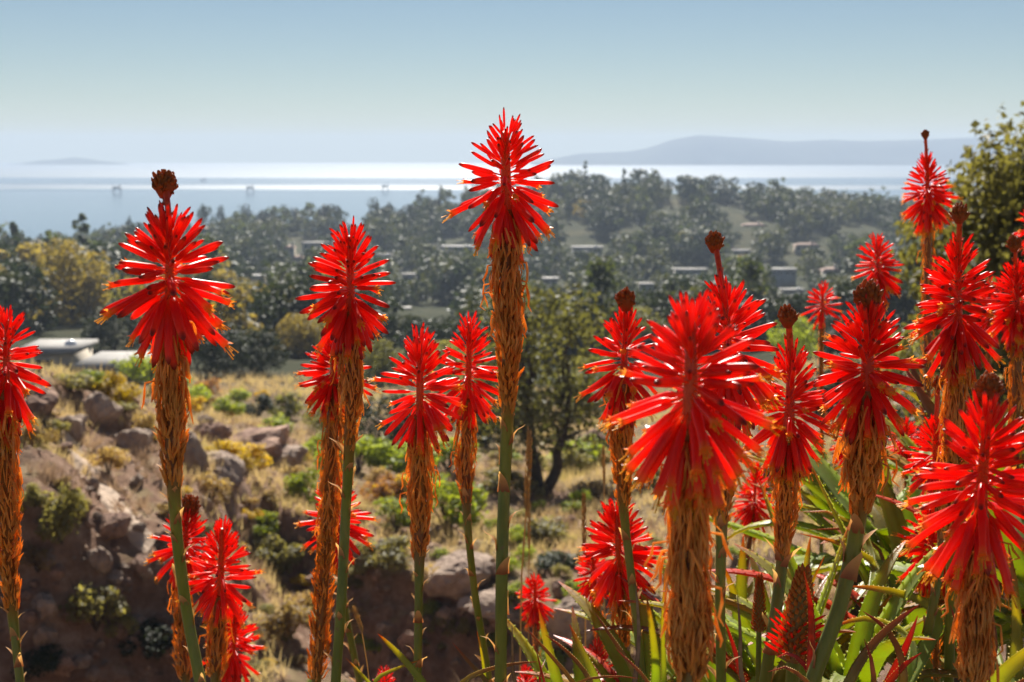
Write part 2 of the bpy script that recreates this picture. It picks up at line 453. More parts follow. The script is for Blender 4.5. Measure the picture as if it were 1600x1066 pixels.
def build_ground():
    sa = np.linspace(-0.42, 0.42, 260)
    S = np.concatenate([np.linspace(-1.6, -0.43, 40), sa, np.linspace(0.43, 1.6, 40)])
    L = np.concatenate([np.linspace(math.log(0.35), math.log(24), 40)[:-1], np.linspace(math.log(24), math.log(130), 330)[:-1], np.linspace(math.log(130), math.log(2400), 150)])
    SS, LL = np.meshgrid(S, L)
    Q = np.exp(LL); X = (SS * Q).ravel(); Y = (Q - 6).ravel()
    Z = H(X, Y)
    n, k = len(L), len(S)
    i = np.arange(n - 1)[:, None] * k; j = np.arange(k - 1)[None]
    f = np.stack([i + j, i + j + 1, i + k + j + 1, i + k + j], -1).reshape(-1, 4)
    me = mesh('ground', np.stack([X, Y, Z], -1), f, True)
    m, t, out = newmat('hillside_soil')
    p = t.nodes.new('ShaderNodeBsdfPrincipled'); p.inputs['Roughness'].default_value = 0.95; p.inputs['Specular IOR Level'].default_value = 0.1
    geo = t.nodes.new('ShaderNodeNewGeometry')
    sz = t.nodes.new('ShaderNodeSeparateXYZ'); t.links.new(geo.outputs['True Normal'], sz.inputs[0])
    pz = t.nodes.new('ShaderNodeSeparateXYZ'); t.links.new(geo.outputs['Position'], pz.inputs[0])
    n1 = noise(t, 0.22, 8); n2 = noise(t, 1.6, 12, rough=0.75); n3 = noise(t, 0.035, 4)
    soil = ramp(t, [(0.3, (0.22, 0.115, 0.07)), (0.5, (0.44, 0.27, 0.185)), (0.72, (0.70, 0.52, 0.40))], n2)
    grass = ramp(t, [(0.3, (0.26, 0.185, 0.10)), (0.55, (0.46, 0.34, 0.19)), (0.75, (0.60, 0.48, 0.31))], n2)
    green = ramp(t, [(0.3, (0.030, 0.038, 0.016)), (0.7, (0.065, 0.068, 0.028))], n1)
    flat = ramp(t, [(0.80, (0, 0, 0)), (0.93, (1, 1, 1))], sz.outputs[2])
    near = mixc(t, flat, soil, mixc(t, ramp(t, [(0.42, (0, 0, 0)), (0.56, (1, 1, 1))], n1), soil, grass))
    fr = t.nodes.new('ShaderNodeMapRange'); fr.inputs[1].default_value = 60; fr.inputs[2].default_value = 130
    t.links.new(pz.outputs[1], fr.inputs[0])
    farc = mixc(t, ramp(t, [(0.5, (0, 0, 0)), (0.75, (0.16, 0.16, 0.16))], n3), green, grass)
    t.links.new(mixc(t, fr.outputs[0], near, farc), p.inputs['Base Color'])
    b = t.nodes.new('ShaderNodeBump'); b.inputs['Strength'].default_value = 1.0; b.inputs['Distance'].default_value = 0.6
    t.links.new(noise(t, 2.2, 12, rough=0.75), b.inputs['Height']); t.links.new(b.outputs[0], p.inputs['Normal'])
    t.links.new(p.outputs[0], out.inputs[0])
    tag(link('ground', me, m), kind='structure')
build_ground()

# ------------------------------------------------------------------ sea
SEA_END = 6300.0
def build_sea():
    Ys = np.geomspace(500, SEA_END, 60); Xs = np.linspace(-1, 1, 41)
    YY, XX = np.meshgrid(Ys, Xs, indexing='ij')
    V = np.stack([(XX * 6000).ravel(), YY.ravel(), np.full(YY.size, SEA)], -1)
    k = len(Xs); i = np.arange(len(Ys) - 1)[:, None] * k; j = np.arange(k - 1)[None]
    f = np.stack([i + j, i + j + 1, i + k + j + 1, i + k + j], -1).reshape(-1, 4)
    m, t, out = newmat('sea_water')
    p = t.nodes.new('ShaderNodeBsdfPrincipled')
    p.inputs['Base Color'].default_value = (0.010, 0.05, 0.085, 1)
    p.inputs['IOR'].default_value = 1.38
    co = t.nodes.new('ShaderNodeTexCoord')
    s = t.nodes.new('ShaderNodeSeparateXYZ'); t.links.new(co.outputs['Object'], s.inputs[0])
    n = noise(t, 0.004, 5, stretch=(0.12, 1, 1), rough=0.65)
    def math2(op, a, b):
        q = t.nodes.new('ShaderNodeMath'); q.operation = op
        for kk, val in enumerate((a, b)):
            if isinstance(val, (int, float)): q.inputs[kk].default_value = val
            else: t.links.new(val, q.inputs[kk])
        return q.outputs[0]
    yy = math2('ADD', s.outputs[1], math2('MULTIPLY', math2('SUBTRACT', n, 0.5), 500.0))
    yn = math2('DIVIDE', yy, 6300.0)
    # calm water under the shore, a line of breeze, calm again, then the open wind-roughened sea
    r = ramp(t, [(0.0, (0.12,) * 3), (0.325, (0.13,) * 3), (0.345, (0.5,) * 3), (0.372, (0.5,) * 3), (0.39, (0.2,) * 3), (0.46, (0.2,) * 3), (0.50, (0.58,) * 3), (1.0, (0.60,) * 3)], yn)
    t.links.new(r, p.inputs['Roughness'])
    t.links.new(p.outputs[0], out.inputs[0])
    tag(link('sea', mesh('sea', V, f, True), m), kind='structure')
build_sea()

# ------------------------------------------------------------------ islands
def island(name, prof, Y, depth, seed):
    us = np.array([a for a, b in prof], float); vv = np.array([b for a, b in prof], float)
    U = np.linspace(us[0], us[-1], 160); Vp = np.interp(U, us, vv)
    rows = 26; V = []
    for k in range(rows):
        q = k / (rows - 1) * 2 - 1
        for u, v in zip(U, Vp):
            p = pt(u, v, Y)
            h = p.z - SEA
            env = max(0.0, 1 - abs(q) ** 1.3)
            nz = 1 + 0.35 * (1 - env) * float(fbm(np.array([u / 22.0]), np.array([q * 3 + seed]), 4, seed)[0])
            V.append((p.x, Y + q * depth, SEA - 2 + (h + 2) * env * nz))
    k = len(U); i = np.arange(rows - 1)[:, None] * k; j = np.arange(k - 1)[None]
    f = np.stack([i + j, i + j + 1, i + k + j + 1, i + k + j], -1).reshape(-1, 4)
    o = link(name, mesh(name, V, f, True), M['islandmat'])
    tag(o, kind='structure')
M['islandmat'] = solid('island_scrub', (0.07, 0.08, 0.05), 0.95, 0.1, 0.4, 0.01)
island('island_hills', [(830,254),(870,247),(905,240),(980,237),(1010,232),(1050,218),(1090,211),(1130,213),(1185,217),(1230,221),(1300,218),(1345,220),(1400,219),(1460,217),(1530,214),(1600,215),(1700,213),(1800,222),(1900,246)], 5600, 260, 3)
island('small_island_hills', [(20,258),(45,254),(62,251),(92,249),(115,246),(135,248),(160,252),(185,255),(215,259)], 5700, 200, 8)

# ------------------------------------------------------------------ haze
hb = boxmesh('haze', (-7500, -60, SEA - 22), (7500, 6500, 62))
hm, ht, ho = newmat('haze_air')
pv = ht.nodes.new('ShaderNodeVolumePrincipled')
pv.inputs['Color'].default_value = (0.64, 0.77, 0.97, 1)
pv.inputs['Density'].default_value = 0.00023
pv.inputs['Density Attribute'].default_value = ''
pv.inputs['Anisotropy'].default_value = 0.05
ht.links.new(pv.outputs[0], ho.inputs['Volume'])
tag(link('haze', hb, hm), kind='stuff')
#==STRUCT_END==

# ------------------------------------------------------------------ foliage
def leaf_cloud(acc, cen, rad, n, size, flat=0.6, m=0, up=0.4, shell=0.55):
    """n small leaf sprays spread through a clump"""
    cen = np.asarray(cen, float); rad = np.broadcast_to(np.asarray(rad, float), (3,))
    d = NR.normal(size=(n, 3)); d /= np.linalg.norm(d, axis=1)[:, None]
    r = NR.uniform(shell, 1.0, n) ** 0.7
    p = cen + d * r[:, None] * rad
    nrm = d * 0.6 + NR.normal(size=(n, 3)) * 0.6 + np.array([0, 0, up])
    nrm /= np.linalg.norm(nrm, axis=1)[:, None]
    a = np.cross(nrm, NR.normal(size=(n, 3))); a /= np.linalg.norm(a, axis=1)[:, None] + 1e-9
    b = np.cross(nrm, a)
    s = size * NR.uniform(0.6, 1.35, n)[:, None]
    A = a * s; B = b * s * flat
    fold = nrm * s * 0.25
    V = np.stack([p - A, p - B * 0.9 + fold, p + A, p + B + fold], 1).reshape(-1, 3)
    acc.add(V, np.arange(4 * n).reshape(-1, 4), None, m)

def crown_mesh(name, h, wd, clumps, per, leaf, seed, bottom=0.25, shape='round', gaps=1.0):
    rr = random.Random(seed); acc = Acc()
    cl = []
    for k in range(clumps):
        z = rr.uniform(0, 1)
        if shape == 'round':
            pr = math.sqrt(max(0.05, 1 - (z * 1.7 - 0.75) ** 2 / 1.05))
        elif shape == 'spire':
            pr = 0.25 + 0.75 * (1 - z) * min(1, z * 6 + 0.3)
        elif shape == 'tuft':
            pr = (0.35 + 0.65 * math.sin(math.pi * min(1, z * 0.9 + 0.1))) * rr.uniform(0.5, 1.15)
        else:
            pr = 0.9
        an = rr.uniform(0, 6.283); ra = pr * wd / 2 * math.sqrt(rr.uniform(0.15, 1)) * 0.8
        zz = h * (bottom + (1 - bottom) * z * 0.9)
        cr = wd * rr.uniform(0.11, 0.22) * (0.8 if shape == 'tuft' else 1)
        if shape == 'spire': cr *= 0.6
        c = (math.cos(an) * ra, math.sin(an) * ra, zz)
        cl.append(c)
        leaf_cloud(acc, c, (cr, cr, cr * rr.uniform(0.6, 0.95)), int(per * rr.uniform(0.7, 1.3)), leaf)
    return acc, cl

def limb(acc, a, b, r0, r1, rr, wob=0.12, n=6, m=0):
    a = np.array(a, float); b = np.array(b, float); L = np.linalg.norm(b - a)
    P = []
    for k in range(n):
        q = k / (n - 1)
        p = a + (b - a) * q
        if 0 < k < n - 1: p = p + np.array([rr.uniform(-1, 1), rr.uniform(-1, 1), rr.uniform(-0.5, 0.5)]) * L * wob * 0.5
        P.append(p)
    tube(acc, P, np.linspace(r0, r1, n), 6, m)

def trunk_mesh(name, cl, h, r, seed, fork=0.22, limbs=6, lean=0.0):
    rr = random.Random(seed); acc = Acc()
    if name.startswith('olive_near'):          # two dark leaning stems
        for sx_, top in ((-1, (-1.5, .3, h * .55)), (1, (1.1, -.3, h * .62)), (.4, (.2, .8, h * .7))):
            knee = (top[0] * .55 + .2 * sx_, top[1] * .5, h * .27)
            limb(acc, (.12 * sx_, 0, -.3), knee, r * .8, r * .55, rr, .08); limb(acc, knee, top, r * .55, r * .2, rr, .1)
            for c in sorted(cl, key=lambda c: (c[0] - top[0]) ** 2 + (c[1] - top[1]) ** 2)[:14:2]: limb(acc, knee if c[2] < h * .5 else tuple((np.array(knee) + np.array(top)) / 2), c, r * .3, r * .08, rr, .16)
        return acc.mesh(name)
    f = (lean, rr.uniform(-0.02, 0.02) * h, h * fork)
    limb(acc, (0, 0, -0.3), f, r, r * 0.8, rr, 0.06)
    for c in rr.sample(cl, min(limbs, len(cl))):
        limb(acc, f, c, r * 0.62, r * 0.12, rr, 0.16)
    return acc.mesh(name)

TREES = {}
def tree_kind(key, h, wd, clumps, per, leaf, mats, seeds, shape='round', bottom=0.25, fork=0.22, r=None, limbs=6):
    out = []
    for s in seeds:
        acc, cl = crown_mesh(key, h, wd, clumps, per, leaf, s, bottom, shape)
        tm = trunk_mesh(key + '_trunk', cl, h, r or h * 0.03, s, fork, limbs)
        out.append((acc.mesh(key + '_crown', False), tm))
    TREES[key] = (out, mats)

def put_tree(name, key, loc, h_scale, w_scale=None, mat=None, label=None, cat='tree', group=None, parts=True, k=None):
    vars_, dm = TREES[key]
    cm, tm = vars_[RNG.randrange(len(vars_)) if k is None else k]
    mat = mat or dm
    key2 = (cm.name, mat)
    if key2 not in MESHMAT:
        c2 = cm.copy(); c2.materials.clear(); c2.materials.append(M[mat]); MESHMAT[key2] = c2
    cm = MESHMAT[key2]
    e = empty(name, (loc.x, loc.y, loc.z - 0.05), RNG.uniform(0, 6.28))
    w_scale = h_scale if w_scale is None else w_scale
    e.scale = (w_scale, w_scale, h_scale)
    tag(e, label, cat, group)
    link('crown', cm, None, e)
    link('trunk', tm, M['bark'], e)
    return e
MESHMAT = {}
tree_kind('oak_far', 8, 9, 26, 34, 0.42, 'oak', range(1, 6), bottom=0.12)
tree_kind('gum_far', 16, 10, 26, 26, 0.5, 'gum', range(11, 17), 'tuft', 0.32, 0.4, 0.3)
tree_kind('spire_far', 12, 3.2, 30, 22, 0.35, 'gum', range(21, 23), 'spire', 0.05)
tree_kind('oak_lite', 8, 9, 20, 15, 0.62, 'oak', range(61, 65), bottom=0.1)
tree_kind('gum_lite', 16, 10, 18, 14, 0.7, 'gum', range(65, 68), 'tuft', 0.25, 0.4, 0.3)
tree_kind('oak_mid', 6, 7, 46, 90, 0.17, 'olive', range(31, 36), bottom=0.08)
tree_kind('olive_near', 7.6, 6.6, 110, 46, 0.13, 'feather', [44], 'round', bottom=0.26, fork=0.08, r=0.3, limbs=18)
tree_kind('oak_right', 5.4, 5.2, 185, 100, 0.085, 'sunny', [51], bottom=0.12, fork=0.2, r=0.14, limbs=14)

ZONES = [(160, 'left of the left knobbed aloe'), (380, 'just right of the left knobbed aloe'), (620, 'around the second tall aloe'), (790, 'left of the tallest aloe'), (920, 'right of the tallest aloe'), (1070, 'left of the dark knobbed aloe'), (1240, 'right of the dark knobbed aloe'), (1420, 'behind the small ridge-high aloe'), (9999, 'behind the aloes at the right')]
def zone_name(u):
    return next(n for a, n in ZONES if u < a)
# ridge trees standing against the sea: (u, base v offset is ground, crown top v, kind)
def ridge(u, vtop, key, wpx, Y, label, group='trees along the far ridge line', mat=None):
    g = ground_at(u, Y); label = f'{label} {zone_name(u)}'; group = f'{label.split()[1]} trees on the ridge {zone_name(u)}'
    top = pt(u, vtop, Y).z
    base_h = {'oak_far': 8, 'gum_far': 16, 'spire_far': 12}[key]; base_w = {'oak_far': 9, 'gum_far': 10, 'spire_far': 3.2}[key]
    hgt = max(3.0, top - g.z)
    put_tree('eucalyptus_tree' if key == 'gum_far' else 'ridge_tree' if key == 'oak_far' else 'cypress_tree', key, g, hgt / base_h, wpx * Y / F / base_w, mat, label, 'tree', group)
for u, v, w_ in [(905,296,38),(936,286,30),(985,286,60),(1046,283,26),(1092,283,36),(1000,284,44),(1166,300,30),(1184,312,26)]:
    ridge(u, v, 'gum_far', w_, 700, 'tall dark eucalyptus on the hilltop,')
for u, v, w_ in [(1250,291,44),(1292,296,42),(1362,301,40),(1392,305,38),(1207,310,22)]:
    ridge(u, v, 'gum_far', w_, 690, 'lone open eucalyptus on the ridge,')
for u, v, w_ in [(206,340,20),(250,336,24),(325,322,34),(350,324,30),(385,322,40),(420,325,40),(455,322,44),(520,316,52),(585,312,30),(612,318,36),(640,316,40),(690,293,26),(664,305,30),(678,308,36)]:
    ridge(u, v, 'oak_far', w_, 690, 'dark rounded ridge tree below the sea,')
for u, v, w_ in [(4,374,40),(34,372,44),(66,368,44),(92,372,36),(130,362,30),(158,360,34),(185,352,30),(285,334,34),(220,350,30)]:
    ridge(u, v, 'oak_far', w_, 680, 'dark low tree at the ridge end')
for u, v, w_ in [(730,300,34),(760,302,40),(820,305,44),(850,300,40),(880,304,36),(1130,306,40),(1225,318,40),(1320,318,40),(1420,318,50),(1460,320,50),(1500,318,50),(1545,315,50),(1590,318,50)]:
    ridge(u, v, 'oak_far', w_, 680, 'dark broad tree on the ridge')

# the wooded slope below the ridge: the larger trees are single things, the rest one mass
FARH = [(495,386,62,11,'cream','paleroof',520,'long pale flat-roofed house in the trees left of the tallest aloe'),
        (452,392,20,12,'cream','tileroof',520,'small pale house beside the long flat-roofed house'),
        (715,392,66,17,'greywall','greyroof',520,'long grey house just left of the tallest aloe stalk'),
        (918,392,62,13,'greywall','greyroof',520,'grey low house in the woods right of the tallest aloe stalk'),
        (1080,430,66,12,'white','paleroof',420,'bright white flat-roofed house under the dark knob-topped aloe'),
        (1178,358,52,16,'cream','tileroof',600,'cream house with a pink tiled roof on the upper slope'),
        (1135,332,26,9,'cream','tileroof',660,'small cream house just under the ridge trees'),
        (1045,334,12,8,'white','paleroof',660,'tiny white house under the tallest ridge trees'),
        (1262,388,50,13,'cream','tileroof',540,'cream tiled house left of the small red aloe on the ridge'),
        (1340,366,46,14,'greywall','tileroof',600,'grey house with a pinkish roof below the ridge eucalyptus'),
        (1225,428,52,14,'greywall','greyroof',440,'grey house on the slope behind the knob-topped aloes'),
        (1240,463,44,12,'white','paleroof',380,'white-walled house low on the slope above the yellow-green shrub'),
        (640,438,30,10,'greywall','paleroof',430,'little grey house between the two left aloe heads'),
        (690,498,44,18,'greywall','greyroof',330,'bluish grey house behind the pair of aloe heads'),
        (625,494,34,13,'greywall','greyroof',330,'low grey house left of the bluish house'),
        (312,362,26,14,'cream','tileroof',600,'peach house high on the left slope beside the left aloe'),
        (465,410,22,9,'greywall','tileroof',480,'small grey house below the long flat-roofed house'),
        (560,372,26,9,'cream','tileroof',610,'small cream house under the ridge, right of the second tall aloe'),
        (600,405,30,10,'white','paleroof',520,'white house between the second tall aloe and the tallest aloe'),
        (400,440,34,10,'cream','greyroof',430,'cream house below the left end of the long flat-roofed house'),
        (990,360,30,9,'greywall','tileroof',600,'grey house with pink roof above the grey low house'),
        (860,445,30,9,'cream','greyroof',420,'cream house just right of the tallest aloe stalk'),
        (1010,455,28,9,'white','paleroof',380,'white house left of the bright white flat-roofed house'),
        (1300,430,36,10,'cream','tileroof',440,'cream house right of the grey house behind the knob-topped aloes'),
        (1390,395,30,10,'white','paleroof',520,'white house left of the slender tall red spike'),
        (895,466,16,16,'white','paleroof',380,'narrow white building right of the tallest aloe stalk'),
        (1160,398,34,10,'greywall','greyroof',520,'grey house among trees below the pink-roofed house')]
clear = [(u, v, wd * 0.62 + 4, 16 + hh) for u, v, wd, hh, *_ in FARH]

pos = []
tries = 0
while len(pos) < 3000 and tries < 70000:
    tries += 1
    u = RNG.uniform(-120, 1720)
    Y = 150 + 545 * RNG.random() ** 0.8
    g = ground_at(u, Y)
    v = 533 + F * math.tan(math.atan2(-g.z, g.y) - PITCH)
    if any(abs(u - a) < c and -d * 0.5 < v - b < d for a, b, c, d in clear): continue
    if 40 < u < 250 and Y < 200: continue
    if any((g.x - q.x) ** 2 + (g.y - q.y) ** 2 < (0.003 * Y + 1.8) ** 2 for q, *_ in pos[-400:]): continue
    pos.append((g, u, v, Y))
pos.sort(key=lambda q: q[3])
KT = [('oak_far', 'oak', 'dark'), ('oak_far', 'hill_olive', 'olive green'), ('oak_far', 'golden', 'golden brown'), ('gum_far', 'gum', 'tall dark'), ('spire_far', 'gum', 'narrow')]
mass = Acc()
for n_, (g, u, v, Y) in enumerate(pos):
    q = RNG.random()
    warm = 0.4 if (u < 560 and Y < 330) else 0.03
    k = 2 if q < warm * 0.35 else 1 if q < warm * 0.35 + 0.28 else 3 if q > 0.93 else 4 if q > 0.90 else 0
    key, mt, word = KT[k]
    s = RNG.uniform(0.85, 1.55) * (0.7 if Y < 260 else 1.0)
    if k == 3: s *= 0.75
    th = {'oak_far': 8, 'gum_far': 16, 'spire_far': 12}[key]; skip = False
    for a, b, wd_, hh, *r_ in FARH:                 # gardens: only low trees in front of a house
        if Y < r_[2] + 6 and abs(u - a) < wd_ * 0.5 + 4.0 * s * F / Y * 0.7 and v - th * s * F / Y < b - hh * 0.1 and v > b - hh:
            s = min(s, max(0.0, (v - b + hh * 0.1) / F * Y / th))
            if s < 0.28: skip = True
    if skip: continue
    if n_ < 240:
        zone = 'lower' if Y < 300 else 'upper'
        side = zone_name(u)
        lab = {0: 'dark rounded oak', 1: 'olive green rounded tree', 2: 'golden brown tree', 3: 'tall dark eucalyptus', 4: 'narrow dark cypress'}[k]
        where = 'on the valley floor' if Y < 300 else 'on the far slope'
        put_tree({0: 'oak_tree', 1: 'olive_tree', 2: 'golden_tree', 3: 'eucalyptus_tree', 4: 'cypress_tree'}[k], key, g, s, s * RNG.uniform(0.85, 1.2), mt,
                 f'{lab} {where} {side}', 'tree', f'{lab}s {where} {side}'.replace('eucalyptuss', 'eucalyptuses').replace('cypresss', 'cypresses'))
    else:
        kl = {'oak_far': 'oak_lite', 'gum_far': 'gum_lite', 'spire_far': 'spire_far'}[key]
        cm, _t = TREES[kl][0][RNG.randrange(len(TREES[kl][0]))]
        co = np.empty(len(cm.vertices) * 3, np.float32); cm.vertices.foreach_get('co', co); co = co.reshape(-1, 3)
        a = RNG.uniform(0, 6.28); ca, sa_ = math.cos(a), math.sin(a)
        co = np.stack([co[:, 0] * ca - co[:, 1] * sa_, co[:, 0] * sa_ + co[:, 1] * ca, co[:, 2]], -1) * s + np.array(g)
        mass.add(co, np.arange(len(co)).reshape(-1, 4), None, {'oak': 0, 'hill_olive': 1, 'golden': 2, 'gum': 3}[mt])
wm = mass.mesh('woodland', False)
tag(link('woodland', wm, [M['oak'], M['hill_olive'], M['golden'], M['gum']]), kind='stuff')

# ------------------------------------------------------------------ houses
def house(u, v, wpx, hpx, Y, wall, roof, label, group=None, nwin=3, gable=None, dome=True, depth=None, rz=0.0):
    p = pt(u, v, Y); k = Y / F
    W, Hh = wpx * k, max(2.2, hpx * k)
    D = depth or max(4.0, W * 0.55)
    gz = float(H(p.x, p.y)[0])
    z0 = min(gz, p.z - 0.3) - 0.5 - p.z
    e = empty('house', (p.x, p.y, p.z), rz)
    tag(e, label, 'house', group)
    link('wall', boxmesh('wall', (-W / 2, 0, z0), (W / 2, D, Hh)), M[wall], e)
    a = Acc()
    if roof == 'tileroof':
        o = 0.45; rh = max(0.9, Hh * 0.35)
        v_ = [(-W/2-o, -o, Hh), (W/2+o, -o, Hh), (W/2+o, D+o, Hh), (-W/2-o, D+o, Hh), (-W/2+D*0.35, D/2, Hh+rh), (W/2-D*0.35, D/2, Hh+rh),
              (-W/2-o, -o, Hh-0.2), (W/2+o, -o, Hh-0.2), (W/2+o, D+o, Hh-0.2), (-W/2-o, D+o, Hh-0.2)]
        a.add(v_, [(0, 1, 5, 4), (2, 3, 4, 5), (6, 7, 1, 0), (7, 8, 2, 1), (8, 9, 3, 2), (9, 6, 0, 3), (9, 8, 7, 6)])
        a.add(v_, [(1, 2, 5), (3, 0, 4)])
    else:
        box(a, (-W/2-0.5, -0.5, Hh+0.003), (W/2+0.5, D+0.4, Hh+0.38))
    ro = link('roof', a.mesh('roof', False), M[roof], e)
    if roof == 'tileroof':
        link('chimney', boxmesh('chimney', (W*0.18, D*0.4, Hh+0.2), (W*0.18+0.8, D*0.4+0.8, Hh+max(0.9, Hh*0.35)+0.9)), M['cream'], ro)
    ww = W / (nwin * 1.8 + 1)
    for i in range(nwin):
        x = -W/2 + W * (i + 0.5) / nwin
        f = Acc(); y = -0.06
        x0, x1, za, zb = x - ww/2, x + ww/2, Hh*0.35, Hh*0.78
        for lo, hi in (((x0-0.1, y, za-0.1), (x0, 0.02, zb+0.1)), ((x1, y, za-0.1), (x1+0.1, 0.02, zb+0.1)), ((x0, y, zb), (x1, 0.02, zb+0.1)), ((x0, y, za-0.1), (x1, 0.02, za))):
            box(f, lo, hi)
        wn = link('window', f.mesh('window', False), M['white'], e)
        link('pane', boxmesh('pane', (x0+0.002, -0.03, za+0.002), (x1-0.002, -0.004, zb-0.002)), M['glass'], wn)
    if dome:
        d = Acc(); th = np.linspace(0, math.pi / 2, 5)
        Pz = [(W*0.3, D*0.5, Hh + 0.35 + math.sin(t) * 0.5) for t in th]
        tube(d, np.array(Pz), np.maximum(0.02, 0.6 * np.cos(th)), 10)
        link('glint_dome', d.mesh('glint_dome'), M['dome'], ro)  # glossy dome added to the roof to throw back a sun glint
    return e
for i, (u, v, wpx, hpx, wl, rf, Y, lab) in enumerate(FARH):
    house(u, v + hpx * 0.4, wpx * 0.74, hpx * 0.7, Y, wl, rf, lab, 'houses on the far wooded slope', 4 if wpx > 40 else 2, dome=i in (2, 3, 7, 8, 11, 13, 18, 20, 23, 25))
house(70, 592, 80, 34, 125, 'cream', 'paleroof', 'taller cream block behind the left aloe, with one dark window', None, 1, depth=7)
house(182, 622, 120, 18, 112, 'cream', 'paleroof', 'low pale house with a long flat roof at the canyon edge, left', None, 2, depth=8, dome=False)

# ------------------------------------------------------------------ oil rigs at sea
def rig(u, v, wpx, hpx, label):
    r = ray(u, v); Y = r.y * (SEA / r.z)
    k = Y / F; W = wpx * k; h = hpx * k
    e = empty('oil_platform', (r.x / r.y * Y, Y, SEA)); tag(e, label, 'oil platform', 'oil platforms out at sea')
    for sx_ in (-1, 1):
        for sy in (-1, 1):
            a = Acc(); tube(a, [(sx_ * W * 0.42, sy * W * 0.3, -4), (sx_ * W * 0.34, sy * W * 0.26, h * 0.4)], W * 0.035, 6); link('leg', a.mesh('leg'), M['steel'], e)
    link('deck', boxmesh('deck', (-W * 0.46, -W * 0.35, h * 0.4), (W * 0.46, W * 0.35, h * 0.52)), M['steel'], e)
    link('module', boxmesh('module', (-W * 0.36, -W * 0.28, h * 0.523), (W * 0.12, W * 0.28, h * 0.7)), M['steel'], e)
    a = Acc()
    for sx_ in (-1, 1):
        for sy in (-1, 1): tube(a, [(W * 0.28 + sx_ * W * 0.08, sy * W * 0.08, h * 0.523), (W * 0.28, 0, h * 1.05)], W * 0.02, 4)
    for q in (0.3, 0.6):
        s = W * 0.08 * (1 - q); z = h * (0.523 + 0.527 * q)
        for (x0, y0, x1, y1) in ((-s, -s, s, -s), (s, -s, s, s), (s, s, -s, s), (-s, s, -s, -s)): tube(a, [(W * 0.28 + x0, y0, z), (W * 0.28 + x1, y1, z)], W * 0.015, 4)
    link('derrick', a.mesh('derrick'), M['steel'], e)
    a = Acc(); tube(a, [(-W * 0.3, 0, h * 0.703), (-W * 0.34, 0, h * 0.9), (-W * 0.62, 0, h * 1.02)], W * 0.018, 4); link('crane_arm', a.mesh('crane_arm'), M['steel'], e)
rig(183, 301, 15, 13, 'oil platform farthest left on the water, left of the left aloe knob')
rig(318, 284, 9, 6, 'tiny oil platform on the bright water right of the left aloe knob')
rig(391, 300, 13, 12, 'oil platform on the water between the two left tall aloes')
rig(602, 298, 12, 12, 'oil platform nearest the tallest aloe, above the ridge trees')

# ------------------------------------------------------------------ middle ground trees
def mid(u, v, hpx, wpx, key, mat, name, label, group=None, k=None, Y=None):
    g = hit(u, v) if Y is None else ground_at(u, Y)
    s = g.y / F
    bh = {'oak_mid': 6, 'olive_near': 7.6, 'oak_right': 5.4, 'oak_far': 8, 'gum_far': 16}[key]; bw = {'oak_mid': 7, 'olive_near': 6.2, 'oak_right': 5.2, 'oak_far': 9, 'gum_far': 10}[key]
    return put_tree(name, key, g, hpx * s / bh, wpx * s / bw, mat, label, 'tree', group, k=k)
mid(846, 768, 330, 270, 'olive_near', 'feather', 'olive_tree', 'feathery olive green tree with dark forked trunk behind the tallest stalk')
mid(1612, 700, 565, 440, 'oak_right', 'sunny', 'oak_tree', 'large leafy tree at the right edge rising behind the aloes', Y=22)
for (u, v, h_, w_, mt, lab) in [
    (112, 505, 130, 150, 'golden', 'large golden brown tree above the white house at left'),
    (30, 470, 110, 110, 'oak', 'big dark tree at the left edge behind the house'),
    (235, 520, 90, 110, 'olive', 'olive tree just left of the left aloe stalk above the roof'),
    (180, 548, 75, 110, 'oak', 'dark oak right behind the flat white roof'),
    (350, 590, 85, 110, 'oak', 'dark oak right of the left aloe stalk above the garden'),
    (410, 585, 75, 90, 'oak', 'dark round oak above the garden at left'),
    (350, 500, 80, 110, 'golden', 'golden tree on the slope right of the left aloe head'),
    (420, 530, 70, 100, 'olive', 'olive coloured tree left of the second tall aloe'),
    (470, 560, 70, 90, 'golden', 'yellow brown tree touching the left side of the second tall aloe'),
    (300, 480, 60, 90, 'olive', 'olive tree just right of the left aloe head'),
    (610, 720, 110, 130, 'oak', 'dark oak in the gully between the second aloe and the short pair'),
    (590, 600, 70, 90, 'olive', 'grey green tree between the second aloe and the short pair'),
    (690, 610, 80, 100, 'olive', 'olive tree behind the pair of short aloes'),
    (760, 700, 120, 120, 'oak', 'shaded oak left of the forked olive tree'),
    (930, 640, 90, 110, 'olive', 'olive green tree right of the forked olive tree'),
    (940, 560, 80, 100, 'golden', 'pale brownish tree above the rock on the right'),
    (1000, 560, 80, 110, 'olive', 'olive tree behind the big red aloe head'),
    (1240, 560, 70, 90, 'fresh', 'bright yellow green shrubby tree behind the hooked aloe'),
    (1205, 545, 60, 80, 'oak', 'dark tree behind the yellow green shrubby tree'),
    (1330, 560, 80, 110, 'oak', 'dark oak behind the aloe cluster on the right'),
    (1420, 600, 90, 120, 'olive', 'olive tree between the tall thin aloe and the right tree'),
    (1300, 640, 90, 120, 'oak', 'dark oak low behind the aloes on the right'),
    (1430, 700, 100, 130, 'oak', 'dark bush-like oak low behind the right aloes'),
    (520, 690, 90, 100, 'olive', 'olive tree behind the stalks of the second tall aloe'),
    ]:
    mid(u, v, h_, w_, 'oak_mid', mt, {'oak': 'oak_tree', 'olive': 'olive_tree', 'golden': 'golden_tree', 'fresh': 'shrubby_tree'}[mt], lab)

